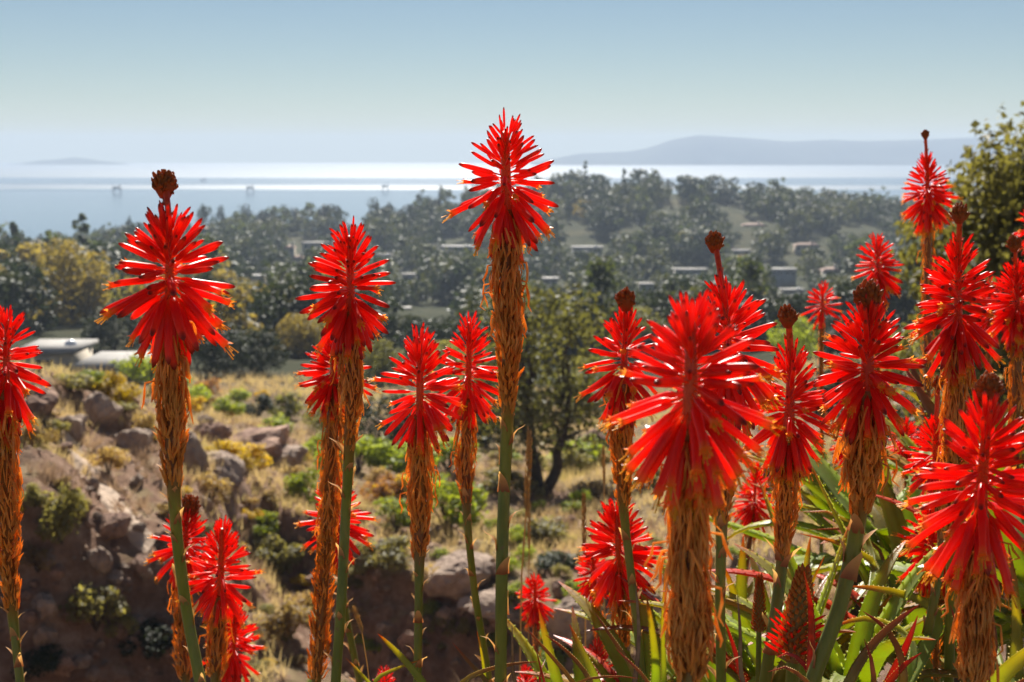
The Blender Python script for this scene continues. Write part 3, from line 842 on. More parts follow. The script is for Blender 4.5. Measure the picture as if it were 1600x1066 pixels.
# ------------------------------------------------------------------ shrubs
SH = {}
def shrub_mesh(kind, seed, leaf, n):
    rr = random.Random(seed); acc = Acc()
    for k in range(11):
        an = rr.uniform(0, 6.28); ra = math.sqrt(rr.random()) * 0.36
        leaf_cloud(acc, (math.cos(an) * ra, math.sin(an) * ra, rr.uniform(0.25, 0.75) * (1 - ra * 0.9)), (rr.uniform(0.14, 0.24),) * 3, n, leaf, 0.45, 0, 0.5, 0.3)
    st = Acc()
    for k in range(9):
        an = rr.uniform(0, 6.28); ra = rr.uniform(0.15, 0.42)
        tube(st, [(0, 0, -0.06), (math.cos(an) * ra * 0.4, math.sin(an) * ra * 0.4, 0.25), (math.cos(an) * ra, math.sin(an) * ra, rr.uniform(0.45, 0.8))], [0.018, 0.012, 0.004], 4)
    return acc.mesh('shrub_foliage', False), st.mesh('shrub_stems')
SHV = [shrub_mesh('s', k, 0.05, 95) for k in range(60, 66)]
def shrub(u, v, wpx, hpx, mat, label, group=None, g=None, name='shrub'):
    g = g or hit(u, v); s = g.y / F
    fm, sm = RNG.choice(SHV)
    key = (fm.name, mat)
    if key not in MESHMAT:
        c2 = fm.copy(); c2.materials.clear(); c2.materials.append(M[mat]); MESHMAT[key] = c2
    e = empty(name, (g.x, g.y, g.z), RNG.uniform(0, 6.28))
    e.scale = (wpx * s / 0.95,) * 2 + (hpx * s / 0.92,)
    tag(e, label, 'shrub', group)
    link('foliage', MESHMAT[key], None, e); link('stem', sm, M['bark'], e)
for (u, v, w_, h_, mt, lab) in [
    (95, 850, 95, 130, 'sage', 'tall grey green shrub on the left bank above the shaded cut'),
    (150, 990, 115, 100, 'sage', 'round pale green bush low in the shade at lower left'),
    (60, 700, 60, 60, 'scrub', 'dry brown bush on the left bank beside the edge aloe'),
    (190, 640, 60, 50, 'yellow', 'small yellow flowering bush beside the grey boulder'),
    (165, 618, 70, 50, 'yellow', 'bright yellow flowering bush on top of the left bank'),
    (235, 600, 90, 60, 'fresh', 'light green garden bush behind the left aloe stalk'),
    (190, 592, 60, 40, 'fresh', 'leafy green bush in front of the white house'),
    (300, 640, 60, 50, 'fresh', 'light green bush right of the left aloe stalk'),
    (330, 620, 50, 36, 'rust', 'reddish bush in the garden right of the left aloe'),
    (360, 655, 60, 44, 'fresh', 'green bush in the garden above the left ridge'),
    (430, 680, 60, 40, 'fresh', 'bright green bush on the slope right of the dark rock'),
    (400, 735, 70, 46, 'yellow', 'yellow bush at the end of the left bank ridge'),
    (350, 720, 60, 40, 'yellow', 'yellow green bush on the ridge behind the left stalk'),
    (230, 690, 50, 60, 'scrub', 'brown dry bush on the left bank against the stalk'),
    (170, 745, 60, 60, 'scrub', 'dry twiggy bush beside the pale footpath'),
    (330, 790, 70, 60, 'scrub', 'dry tan bush on the slope above the short red aloes'),
    (440, 900, 90, 80, 'sage', 'straw green bush between the short aloes and the second tall aloe'),
    (450, 1000, 110, 90, 'scrub', 'dry tan bush low between the short aloes and the tall stalks'),
    (420, 840, 60, 44, 'fresh', 'yellowish green bush on the lip of the gully'),
    (480, 790, 70, 70, 'fresh', 'green bush behind the red head on the second aloe stalks'),
    (600, 790, 90, 60, 'rust', 'orange tinted bush between the second aloe and the short pair'),
    (620, 830, 110, 70, 'fresh', 'yellow green bush in the gully left of the short pair'),
    (700, 830, 120, 110, 'fresh', 'bright yellow green bush between the short pair stalks'),
    (600, 890, 110, 70, 'sage', 'pale dry bush on the gully lip by the second aloe'),
    (690, 930, 90, 60, 'scrub', 'dry bush beside the tan boulder'),
    (840, 850, 110, 60, 'sage', 'grey green bush below the forked olive tree'),
    (890, 740, 80, 60, 'sage', 'sage bush on the slope right of the forked olive trunk'),
    (930, 780, 80, 40, 'scrub', 'dry low bush under the dark rock on the right slope'),
    (1020, 760, 90, 50, 'sage', 'sage bush just left of the big orange stalk'),
    (870, 900, 80, 50, 'oak', 'dark green bush in the gully right of the tallest stalk'),
    (1000, 1010, 90, 70, 'fresh', 'green bush low in front of the pale boulders'),
    (870, 1040, 100, 60, 'fresh', 'green leafy bush at the foot of the small red aloe'),
    (1210, 760, 70, 50, 'sage', 'sage bush behind the hooked aloe stalk'),
    (1290, 760, 70, 50, 'sage', 'pale bush between two right aloe stalks'),
    (110, 612, 70, 36, 'sage', 'grey bush hiding the wall of the flat roofed house'),
    (150, 606, 60, 34, 'fresh', 'green bush against the wall of the flat roofed house'),
    (275, 612, 70, 44, 'fresh', 'green garden bush right behind the left aloe stalk'),
    (405, 650, 60, 40, 'oak', 'dark garden bush in the garden above the rock face'),
    (450, 655, 70, 50, 'olive', 'olive garden bush in the garden right of the left aloe'),
    (370, 632, 50, 30, 'fresh', 'bright garden bush in the garden by the left aloe stalk'),
    (560, 740, 110, 80, 'fresh', 'large yellow green bush behind the second tall aloe stalk'),
    (640, 745, 120, 80, 'fresh', 'large yellow green bush behind the left short aloe stalk'),
    (700, 735, 110, 70, 'fresh', 'large light green bush behind the right short aloe stalk'),
    (620, 790, 90, 60, 'yellow', 'yellow bush between the second tall aloe and the short pair'),
    (680, 790, 90, 60, 'fresh', 'lime green bush low between the short pair of stalks'),
    (520, 745, 70, 60, 'fresh', 'lime green bush left of the second tall stalk'),
    (905, 730, 110, 60, 'fresh', 'yellow green bush at the right foot of the forked tree'),
    (780, 770, 90, 50, 'sage', 'grey bush at the left foot of the forked tree'),
    (60, 1060, 90, 60, 'oak', 'dark shaded bush at the lower left corner'),
    (230, 1030, 90, 70, 'oak', 'dark bush in the shade behind the left green stalk'),
    ]:
    shrub(u, v, w_, h_, mt, lab)
WORD = {'scrub': 'dry brown', 'sage': 'grey green', 'oak': 'dark green', 'yellow': 'yellow', 'fresh': 'bright green'}
def bandname(u, v):
    h = 'upper' if v < 740 else 'middle' if v < 880 else 'lower'
    return f'{h} left bank' if u < 250 else f'{h} slope beside the short red aloes' if u < 480 else f'{h} gully left of the tallest stalk' if u < 785 else f'{h} gully right of the tallest stalk' if u < 1075 else f'{h} slope behind the right aloes'
n_ = 0
while n_ < 170:
    u = RNG.uniform(-60, 1300); v = RNG.uniform(620, 1080)
    g = hit(u, v)
    if g.y > 95 or (125 < u < 245 and 700 < v < 865) or (v > 855 and u < 330): continue
    n_ += 1
    wp = RNG.uniform(22, 52)
    left = u < 480
    mt_ = RNG.choice(['scrub', 'scrub', 'sage', 'sage', 'yellow'] if left else ['scrub', 'sage', 'fresh', 'sage', 'fresh'])
    shrub(u, v, wp, wp * RNG.uniform(0.5, 0.9), mt_,
          f'small {WORD[mt_]} bush on the {bandname(u, v)}', f'small {WORD[mt_]} bushes on the {bandname(u, v)}', g)

# ------------------------------------------------------------------ boulders and stones
def rock_mesh(seed, sub=4, sq=(1, 1, 0.75)):
    import bmesh
    bm = bmesh.new(); bmesh.ops.create_icosphere(bm, subdivisions=sub, radius=1.0)
    rr = random.Random(seed)
    planes = [(Vector((rr.gauss(0, 1), rr.gauss(0, 1), rr.gauss(0, 1))).normalized(), rr.uniform(0.55, 0.9)) for _ in range(9)]
    for v in bm.verts:
        for n, d in planes:
            e = v.co.dot(n) - d
            if e > 0: v.co -= n * e * 0.85
        nz = float(fbm(np.array([v.co.x * 2.3 + seed]), np.array([v.co.y * 2.3 + v.co.z * 1.7]), 3, seed)[0])
        v.co *= 1 + 0.26 * nz + 0.10 * float(fbm(np.array([v.co.x * 7 + v.co.z * 5 + seed]), np.array([v.co.y * 7 - v.co.z * 4]), 2, seed + 5)[0])
        v.co.x *= sq[0]; v.co.y *= sq[1]; v.co.z *= sq[2]
    me = bpy.data.meshes.new('boulder'); bm.to_mesh(me); bm.free()
    me.polygons.foreach_set('use_smooth', np.ones(len(me.polygons), bool)) if False else None
    return me
ROCKS = [rock_mesh(70 + k) for k in range(6)]
def boulder(u, v, wpx, hpx, label, mat='boulder', group=None, name='boulder', k=None, g=None, tilt=0.3):
    g = g or hit(u, v); s = g.y / F
    me = ROCKS[RNG.randrange(6) if k is None else k]
    key = (me.name, mat)
    if key not in MESHMAT:
        c2 = me.copy(); c2.materials.clear(); c2.materials.append(M[mat]); MESHMAT[key] = c2
    o = link(name, MESHMAT[key])
    r = wpx * s / 2 / 0.82; hz = hpx * s / 1.15
    o.location = (g.x, g.y, g.z + hz * 0.22); o.rotation_euler = (RNG.uniform(-tilt, tilt) * 0.5, RNG.uniform(-tilt, tilt), RNG.uniform(0, 6.28))
    o.scale = (r, r * 0.9, hz)
    tag(o, label, 'rock', group)
for (u, v, w_, h_, lab, mt) in [
    (155, 655, 58, 54, 'grey boulder standing on the left bank under the yellow bush', 'boulder'),
    (300, 725, 40, 60, 'pale boulder right of the left aloe stalk', 'boulder'),
    (350, 745, 70, 40, 'flat pale rock on the ridge end of the left bank', 'boulder'),
    (400, 705, 130, 52, 'large dark rock face behind the left ridge', 'redrock'),
    (330, 690, 70, 40, 'dark reddish rock left of the large rock face', 'redrock'),
    (440, 730, 80, 40, 'rock shelf below the large dark rock face', 'boulder'),
    (60, 640, 60, 46, 'reddish rock on the left bank beside the edge aloe', 'redrock'),
    (110, 675, 50, 40, 'tan rock below the grey boulder on the left bank', 'boulder'),
    (210, 700, 60, 46, 'tan rock against the left aloe stalk', 'boulder'),
    (155, 890, 46, 40, 'round tan stone set in the shaded cut bank', 'boulder'),
    (222, 900, 30, 26, 'small stone at the foot of the pale footpath', 'boulder'),
    (70, 955, 40, 36, 'dim stone in the shade left of the round bush', 'boulder'),
    (70, 1005, 34, 28, 'dim stone low in the shade at lower left', 'boulder'),
    (715, 915, 110, 56, 'tan boulder behind the stalk of the right short aloe', 'boulder'),
    (770, 960, 90, 40, 'pale flat boulder left of the tallest green stalk', 'boulder'),
    (935, 715, 60, 56, 'dark reddish rock on the right slope', 'redrock'),
    (905, 985, 90, 70, 'large pale grey boulder under the middle red aloe', 'boulder'),
    (1000, 960, 90, 60, 'pale boulder beside the big orange stalk', 'boulder'),
    (880, 1000, 60, 40, 'dark boulder beside the small red aloe', 'redrock'),
    (170, 830, 60, 34, 'crumbling reddish rock at the edge of the shaded cut', 'redrock'),
    (120, 800, 50, 30, 'reddish rock jutting from the left bank', 'redrock'),
    ]:
    boulder(u, v, w_, h_, lab, mt)
n_ = 0
while n_ < 210:
    u = RNG.uniform(-40, 520) if n_ < 160 else RNG.uniform(520, 1250); v = RNG.uniform(610, 1070)
    g = hit(u, v)
    if g.y > 60: continue
    n_ += 1
    wp = 6 + 20 * RNG.random() ** 2; mt_ = RNG.choice(['boulder', 'redrock'])
    boulder(u, v, wp, wp * RNG.uniform(0.5, 0.9), f'loose {"tan" if mt_ == "boulder" else "reddish"} stone on the {bandname(u, v)}', mt_,
            f'loose {"tan" if mt_ == "boulder" else "reddish"} stones on the {bandname(u, v)}', 'stone', g=g)

n_ = 0
while n_ < 90:                                     # stones set in the shaded cut banks
    if n_ < 45: u = RNG.uniform(-10, 300); v = RNG.uniform(850, 1066)
    else: u = RNG.uniform(430, 900); v = RNG.uniform(900, 1066)
    g = hit(u, v); n_ += 1
    wp = 9 + 30 * RNG.random() ** 2; mt_ = RNG.choice(['boulder', 'redrock', 'redrock'])
    boulder(u, v, wp, wp * RNG.uniform(0.6, 0.9), f'{"tan" if mt_ == "boulder" else "reddish"} stone set in the shaded cut of the {bandname(u, v)}', mt_,
            f'{"tan" if mt_ == "boulder" else "reddish"} stones set in the cut of the {bandname(u, v)}', 'stone', g=g)
for (u, v, w_, h_, mt, lab) in [(560, 985, 70, 50, 'scrub', 'dry bush clinging to the shaded gully wall by the second tall stalk'),
                                (690, 1010, 60, 44, 'sage', 'dull bush in the shade between the two short aloe stalks'),
                                (470, 960, 60, 50, 'scrub', 'brown bush in the shade right of the short red aloes'),
                                (180, 1000, 70, 60, 'sage', 'small pale bush in the shade beside the round pale bush'),
                                (60, 900, 70, 60, 'scrub', 'dry bush hanging on the shaded cut near the edge aloe')]:
    shrub(u, v, w_, h_, mt, lab)

# dry grass on the slopes, past counting
def grass():
    n = 15000
    s = NR.uniform(-0.40, 0.40, n); Y = np.exp(NR.uniform(math.log(23), math.log(120), n)); X = s * Y
    Z = H(X, Y)
    dens = fbm(X / 6, Y / 6, 3, 40)
    u = 800 + s * F
    zz = 255 - Z / Y * F
    keep = (dens > -0.12) & ~((u < 330) & (zz > 850)) & ~((u > 125) & (u < 245) & (zz > 690) & (zz < 870)) & ~((u > 430) & (u < 800) & (zz > 930))
    X, Y, Z = X[keep], Y[keep], Z[keep]; n = len(X); B = 7
    P = np.repeat(np.stack([X, Y, Z], -1), B, 0); N = n * B
    sz = np.repeat(NR.uniform(0.25, 0.6, n) * (Y / 40) ** 0.4, B) * NR.uniform(0.6, 1.2, N)
    P[:, :2] += NR.normal(size=(N, 2)) * 0.10
    az = NR.uniform(0, 6.283, N); ln = NR.uniform(0.1, 0.7, N)
    d = np.stack([np.cos(az) * ln, np.sin(az) * ln, np.ones(N)], -1)
    w_ = np.stack([-np.sin(az), np.cos(az), np.zeros(N)], -1) * (0.012 * (Y.repeat(B) / 40) + 0.006)[:, None]
    w2 = np.stack([np.ones(N), np.zeros(N), np.zeros(N)], -1) * (0.012 * (Y.repeat(B) / 40) + 0.006)[:, None]
    w_ = (w_ + w2) * 0.6
    P[:, 2] -= 0.05
    V = np.stack([P - w_, P + w_, P + d * sz[:, None]], 1).reshape(-1, 3)
    m = leafy('dry_grass', lambda t: ramp(t, [(0.3, (0.30, 0.22, 0.12)), (0.5, (0.50, 0.39, 0.22)), (0.7, (0.40, 0.36, 0.13))], noise(t, 0.3, 3)), 0.4, 0.6, 0.2, (1.3, 1.2, 0.9))
    tag(link('dry_grass', mesh('dry_grass', V, np.arange(3 * N).reshape(-1, 3), False), m), kind='stuff')
grass()

# crumbled rubble and twiggy litter on the slopes, past counting
def rubble():
    n = 9000
    s = NR.uniform(-0.40, 0.16, n); Y = np.exp(NR.uniform(math.log(23), math.log(62), n)); X = s * Y; Z = H(X, Y)
    keep = fbm(X / 4, Y / 4, 3, 77) > -0.05
    X, Y, Z = X[keep], Y[keep], Z[keep]; n = len(X)
    base = np.array([(1,0,0),(-1,0,0),(0,1,0),(0,-1,0),(0,0,.8),(0,0,-.5)], float)
    f0 = np.array([(0,2,4),(2,1,4),(1,3,4),(3,0,4),(2,0,5),(1,2,5),(3,1,5),(0,3,5)])
    r = (0.02 + 0.13 * NR.random(n) ** 3) * (Y / 30) ** 0.5
    V = base[None] * NR.uniform(.5, 1.2, (n, 6, 1)) * r[:, None, None]
    a = NR.uniform(0, 6.28, n); c, q = np.cos(a)[:, None], np.sin(a)[:, None]
    V = np.stack([V[..., 0] * c - V[..., 1] * q, V[..., 0] * q + V[..., 1] * c, V[..., 2]], -1) + np.stack([X, Y, Z], -1)[:, None]
    m = solid('rubble_stone', (0.50, 0.36, 0.26), 0.95, 0.1, 0.5, 0.9, None, (0.2, 0.115, 0.08))
    tag(link('rubble', mesh('rubble', V.reshape(-1, 3), (f0[None] + 6 * np.arange(n)[:, None, None]).reshape(-1, 3), False), m), kind='stuff')
    n = 3000                                       # dry twigs and stems standing in the slope
    s = NR.uniform(-0.40, 0.30, n); Y = np.exp(NR.uniform(math.log(23), math.log(70), n)); X = s * Y; Z = H(X, Y)
    keep = fbm(X / 3, Y / 3, 3, 91) > 0.0
    X, Y, Z = X[keep], Y[keep], Z[keep]; n = len(X); B = 12; N = n * B
    P = np.repeat(np.stack([X, Y, Z - .03], -1), B, 0); h = NR.uniform(.15, .5, N)
    a = NR.uniform(0, 6.28, N); l = NR.uniform(.2, 1.0, N); d = np.stack([np.cos(a) * l, np.sin(a) * l, np.ones(N)], -1) * h[:, None]
    wv = np.stack([np.ones(N) * .010, NR.uniform(-.006, .006, N), np.zeros(N)], -1)
    mid_ = P + d * .55 + NR.normal(size=(N, 3)) * .04
    V = np.stack([P - wv, P + wv, mid_ + wv * .8, mid_ - wv * .8, P + d], 1).reshape(-1, 3)
    i5 = 5 * np.arange(N)[:, None]
    m = leafy('dry_twigs', lambda t: ramp(t, [(0.3, (0.24, 0.16, 0.11)), (0.7, (0.46, 0.34, 0.24))], noise(t, 0.5, 3)), 0.3, 0.7, 0.2, (1.2, 1.1, 0.9))
    tag(link('dry_brush', mesh('dry_brush', V, [i5 + np.array([[0, 1, 2, 3]]), i5 + np.array([[3, 2, 4]])], False), m), kind='stuff')
rubble()

# pale worn footpath up the left bank
def footpath():
    cl = [hit(u, v) for u, v in ((95, 668), (120, 700), (140, 735), (165, 770), (190, 805), (215, 838), (238, 858))]
    P = np.array([list(p) for p in cl]); n = 40; q = np.linspace(0, len(P) - 1, n)
    C_ = np.stack([np.interp(q, range(len(P)), P[:, c]) for c in range(2)], -1)
    T = np.gradient(C_, axis=0); T /= np.linalg.norm(T, axis=1)[:, None]; S = np.stack([T[:, 1], -T[:, 0]], -1)
    V = []; k = 9
    for i in range(n):
        wl = 0.30 + 0.25 * float(fbm(np.array([i * .3]), np.array([2.0]), 3, 5)[0]) ; wr = 0.34 + 0.3 * float(fbm(np.array([i * .3]), np.array([9.0]), 3, 6)[0])
        for j in range(k):
            o = -wl + (wl + wr) * j / (k - 1); p = C_[i] + S[i] * o
            V.append((p[0], p[1], float(H(p[0], p[1])[0]) + (0.05 if 0 < j < k - 1 else -0.04)))
    i = np.arange(n - 1)[:, None] * k; j = np.arange(k - 1)[None]
    f = np.stack([i + j, i + j + 1, i + k + j + 1, i + k + j], -1).reshape(-1, 4)
    tag(link('footpath', mesh('footpath', V, f, True), solid('pale_path_soil', (0.60, 0.46, 0.35), 0.95, 0.1, 0.3, 3, (0.9, 0.08, 8))), kind='structure')
footpath()

# ------------------------------------------------------------------ aloe flower spikes
def floret_mesh(kind, seed):
    """one tubular flower of unit length along +Z, drooping towards +X"""
    rr = random.Random(seed); a = Acc()
    z = np.array([0, .10, .19, .24, .32, .48, .66, .80, .91, .97, 1.0])
    if kind == 'bud':
        r = np.array([.016, .016, .021, .048, .057, .060, .060, .056, .046, .028, .008])
    else:
        r = np.array([.016, .016, .020, .048, .066, .066, .058, .055, .060, .066, .064])
    r = r * rr.uniform(0.80, 1.02)
    bend = rr.uniform(0.10, 0.32) if kind == 'open' else rr.uniform(0.04, 0.22); side = rr.uniform(-0.05, 0.05)
    P = np.stack([bend * z ** 2 + 0.035 * np.sin(z * 3.1), side * z ** 2, z], -1)
    tube(a, P, r, 8, 0, z)
    if kind == 'open':
        e = P[-1]
        for k in range(6):                       # parted petal tips
            th = k * math.pi / 3 + rr.uniform(-.2, .2); c, s = math.cos(th), math.sin(th); t2 = np.array([-s, c, 0])
            o = e + np.array([c, s, 0]) * .055
            a.add([o + t2 * .028, o - t2 * .028, o + np.array([c * .035, s * .035, .065])], [(0, 1, 2)], [1, 1, 1])
        for k in range(5):                       # stamens
            th = rr.uniform(0, 6.28); q = rr.uniform(0.01, .045)
            b = e + np.array([math.cos(th) * q, math.sin(th) * q, -.03]); L = rr.uniform(.10, .26)
            tip = b + np.array([math.cos(th) * .03 + bend * .3, math.sin(th) * .03, L])
            tube(a, [b, (b + tip) / 2, tip - (tip - b) * 0.12, tip], [.007, .006, .008, .013], 3, 1, [1] * 4)
    return a.mesh('floret', True)
BUDS = [floret_mesh('bud', 100 + k) for k in range(5)]
OPENS = [floret_mesh('open', 200 + k) for k in range(5)]
for b in BUDS: b.materials.append(M['bud']); b.materials.append(M['stamen'])
for b in OPENS: b.materials.append(M['open']); b.materials.append(M['stamen'])

def bract_mesh(seed):
    rr = random.Random(seed); a = Acc()
    n = 6; V = []; T = []
    for k in range(n):
        q = k / (n - 1)
        wd = 0.30 * (1 - q) ** 0.75 * (1 if k else 1) + 0.008
        out = 0.06 + 0.55 * q ** 2 * rr.uniform(0.6, 1.1)
        for j in (-1, -0.5, 0, 0.5, 1):
            V.append((out - 0.12 * abs(j) * (1 - q), j * wd, q * (1 - 0.25 * q))); T.append(q)
    f = [(k * 5 + j, k * 5 + j + 1, k * 5 + j + 6, k * 5 + j + 5) for k in range(n - 1) for j in range(4)]
    a.add(V, f, T)
    return a.mesh('bract')
BRACTS = [bract_mesh(300 + k) for k in range(4)]
for b in BRACTS: b.materials.append(M['bract'])

def orient(z, x):
    z = z.normalized(); x = (x - z * x.dot(z))
    if x.length < 1e-6: x = z.orthogonal()
    x.normalize(); y = z.cross(x)
    return Matrix((x, y, z)).transposed()

def spike(label, path, head, w, dry=None, wdry=None, wgreen=None, knob=None, n=None, d=None, openf=0.45, seed=0, top=None, bot=None, bare=0.0, dens=1.0, asym=0.0):
    """path: picture positions down the stalk; head: rows of the flower head; w: its width; dry: rows of the withered part"""
    rr = random.Random(1000 + seed)
    d = d or F * 0.125 / w
    k = d / F
    us = [p[0] for p in path]; vsr = [p[1] for p in path]
    # 3-D stalk, continued below the frame down to the soil
    dep = [d * (1 + 0.012 * math.sin(i * 1.7 + seed)) for i in range(len(path))]
    W = [pt(u, v, y) for (u, v), y in zip(path, dep)]
    end = W[-1]; dirv = (W[-1] - W[-2]).normalized()
    low = end + dirv * 0.18
    gz = float(H(low.x, low.y)[0])
    extra = [low]
    if gz < low.z: extra.append(Vector((low.x + dirv.x * 0.1, low.y, max(gz - 0.02, low.z - 1.4))))
    vx = vsr + [vsr[-1] + 400 * (i + 1) for i in range(len(extra))]
    WP = np.array([list(p) for p in W + extra])
    base = Vector(WP[-1])
    fine = np.linspace(vx[0], vx[-1], 10)
    vv = np.unique(np.concatenate([np.linspace(vsr[0], vsr[-1], 34), vx]))
    def smooth(v):
        q = np.array([np.interp(v, vx, WP[:, c]) for c in range(3)])
        e = 26.0
        q2 = np.array([np.interp(v + e, vx, WP[:, c]) for c in range(3)]); q1 = np.array([np.interp(v - e, vx, WP[:, c]) for c in range(3)])
        if v - e < vx[0] or v + e > vx[-1]: return q
        return q * 0.5 + (q1 + q2) * 0.25
    P = lambda v: Vector(smooth(v)) - base
    def D(v):
        t = P(v - 4) - P(v + 4)
        return t.normalized()
    e = empty('aloe_flower_spike', base)
    tag(e, label, 'aloe flower', 'red flower spikes of the aloes')
    v0, v1 = head; HH = v1 - v0
    dry = dry or (v1 - 10, vsr[-1]); wdry = wdry or w * 0.26; wgreen = wgreen or wdry * 0.5
    rg = wgreen * k / 2 * .92; rd = wdry * k / 2 * .86
    # stalk: reddish axis in the head, brown under the withered flowers, green below
    a1 = v0 + HH * 0.17; a2 = v0 + HH * 0.80
    a = Acc(); hv = np.linspace(min(a1, (knob[1] if knob else a1)), a2, 14)
    tube(a, [P(v) for v in hv], np.interp(hv, [a1, a2], [rg * 0.55, rg * 1.0]), 8)
    link('flower_axis', a.mesh('flower_axis'), M['axis'], e)
    a = Acc(); sv = np.concatenate([np.linspace(a2 - 4, vsr[-1], 30), vx[len(vsr):]])
    lowdry = min(dry[1], vsr[-1])
    tube(a, [P(v) for v in sv], np.interp(sv, [a2, lowdry - 25, lowdry + 40], [max(rg, rd * 0.6), max(rg, rd * 0.55), rg]), 10, 0,
         np.interp(sv, [lowdry - 30, lowdry + 12], [0, 1]))
    link('stalk', a.mesh('stalk'), M['stalk'], e)
    # florets
    n = n or int(132 * dens); aoff = rr.uniform(-7, 9); pw = rr.uniform(.82, 1.22); openf = openf * rr.uniform(.7, 1.7); gapa = rr.uniform(0, 6.28)
    L0 = (w / 2 * k - rg) * 1.0
    for i in range(n):
        t = (i + 0.5) / n
        v = a1 + (a2 - a1) * t ** 0.82
        ax = D(v)
        phi = i * 2.39996 + seed + rr.uniform(-.25, .25)
        s1 = ax.orthogonal().normalized(); s1 = Matrix.Rotation(phi, 3, ax) @ s1
        if rr.random() < .05 or (math.cos(phi - gapa) > .8 and rr.random() < .35): continue
        ang = R(aoff * math.sin(3 * t) + np.interp(t ** pw, [0, .18, .38, .58, .74, .88, 1], [10, 28, 52, 80, 110, 142, 168])) + rr.gauss(0, R(9)) + (R(10) if s1.x > 0 else -R(10)) * asym
        dirn = (ax * math.cos(ang) + s1 * math.sin(ang))
        dirn = (dirn + Vector((0, 0, -0.10 * t))).normalized()
        L = L0 * np.interp(t, [0, .2, .45, .72, 1], [.44, .62, .84, 1.10, 1.04]) * rr.uniform(.84, 1.14)
        droop = -ax if ang > 0.3 else s1
        Rm = orient(dirn, Vector(droop))
        is_open = t > 0.50 and rr.random() < openf * np.interp(t, [.5, .7, 1], [.5, 1, 1.2])
        me = rr.choice(OPENS if is_open else BUDS)
        thick = rr.uniform(.92, 1.12) * np.interp(t, [0, .4, 1], [1.0, 1.02, 1.15])
        Mx = Matrix.Translation(P(v) + s1 * rg * 0.6) @ (Rm @ Matrix.Diagonal((L * thick, L * thick, L))).to_4x4()
        link('floret', me, None, e, Mx)
    # withered flowers: hanging above, short curled stubs pointing up further down
    a = Acc(); d0, d1 = dry; Ld = (d1 - d0)
    dens_px = Ld * wdry / 42.0
    N = int(min(520, max(60, dens_px)) * 1.5)
    split = d0 + Ld * (0.46 if d1 < vsr[-1] + 5 else 0.75)
    for i in range(N):
        t = (i + rr.random()) / N; v = d0 - 8 + Ld * t
        ax = D(min(v, vsr[-1] - 5)); phi = rr.uniform(0, 6.283)
        s1 = Matrix.Rotation(phi, 3, ax) @ ax.orthogonal().normalized(); s2 = ax.cross(s1)
        taper = np.interp(v, [d0, d1 - Ld * .3, d1], [1.04, .95, .5 if d1 < vsr[-1] else .9])
        rad = rd * taper; ri = max(rg * .9, rad * rr.uniform(.45, .85))
        pn = float(vnoise(np.array([v / 26.0 + seed]), np.array([phi * 1.3]), 7)[0]); taper *= .78 + .42 * pn
        if pn < .22 and rr.random() < .5: continue
        rad = rd * taper; ri = max(rg * .9, rad * rr.uniform(.45, .85))
        c = P(v); hang = v < split + rr.uniform(-.1, .1) * Ld
        tw = rr.uniform(-.9, .9)
        if hang:
            ln = wdry * k * rr.uniform(.75, 1.25) * 0.85; stray = rr.random() < .07
            o = rr.uniform(.70, 1.14) if not stray else rr.uniform(1.3, 2.0)
            pts = [c + s1 * ri, c + s1 * rad * .95 * o - ax * ln * .12 + s2 * tw * rad * .2, c + s1 * rad * o - ax * ln * .45 + s2 * tw * rad * .5,
                   c + s1 * rad * o * rr.uniform(.85, 1.2) - ax * ln * .8 + s2 * tw * rad * .7, c + s1 * rad * o * rr.uniform(.8, 1.25) - ax * ln + s2 * tw * rad * .9]
            wd = wdry * k * rr.uniform(.026, .050); rs = [wd * .55, wd * .8, wd, wd * .9, wd * .35]
        else:
            ln = wdry * k * rr.uniform(.35, .7); o = rr.uniform(.85, 1.1)
            pts = [c + s1 * ri * .9, c + s1 * rad * .92 * o + ax * ln * .25, c + s1 * rad * o * 1.02 + ax * ln * .6 + s2 * tw * rad * .3, c + s1 * rad * o * rr.uniform(1.05, 1.4) + ax * ln + s2 * tw * rad * .4]
            wd = wdry * k * rr.uniform(.036, .065); rs = [wd * .7, wd, wd * .85, wd * .15]
        tube(a, [list(p) for p in pts], rs, 3 if w < 120 else 4, 0, np.full(len(pts), rr.random() ** 3 * 0.55), caps=False)
    o_ = link('withered_florets', a.mesh('withered_florets'), M['dry'], e); o_['kind'] = 'stuff'
    # papery bracts on the green stalk
    if d1 < vsr[-1] - 20:
        v = d1 - 14; i = 0
        while v < vsr[-1] + 10:
            ax = D(min(v, vsr[-1] - 5)); s1 = Matrix.Rotation(i * 2.3 + seed, 3, ax) @ ax.orthogonal().normalized()
            L = wgreen * k * rr.uniform(1.4, 2.4)
            Mx = Matrix.Translation(P(v) + s1 * rg * .78) @ (orient(ax, s1) @ Matrix.Diagonal((L * rr.uniform(.6, 1.5), L * .8, L))).to_4x4()
            link('bract', rr.choice(BRACTS), None, e, Mx)
            v += wgreen * rr.uniform(.7, 2.0) * np.interp(v, [d1, d1 + 120], [.55, 1.5]); i += 1
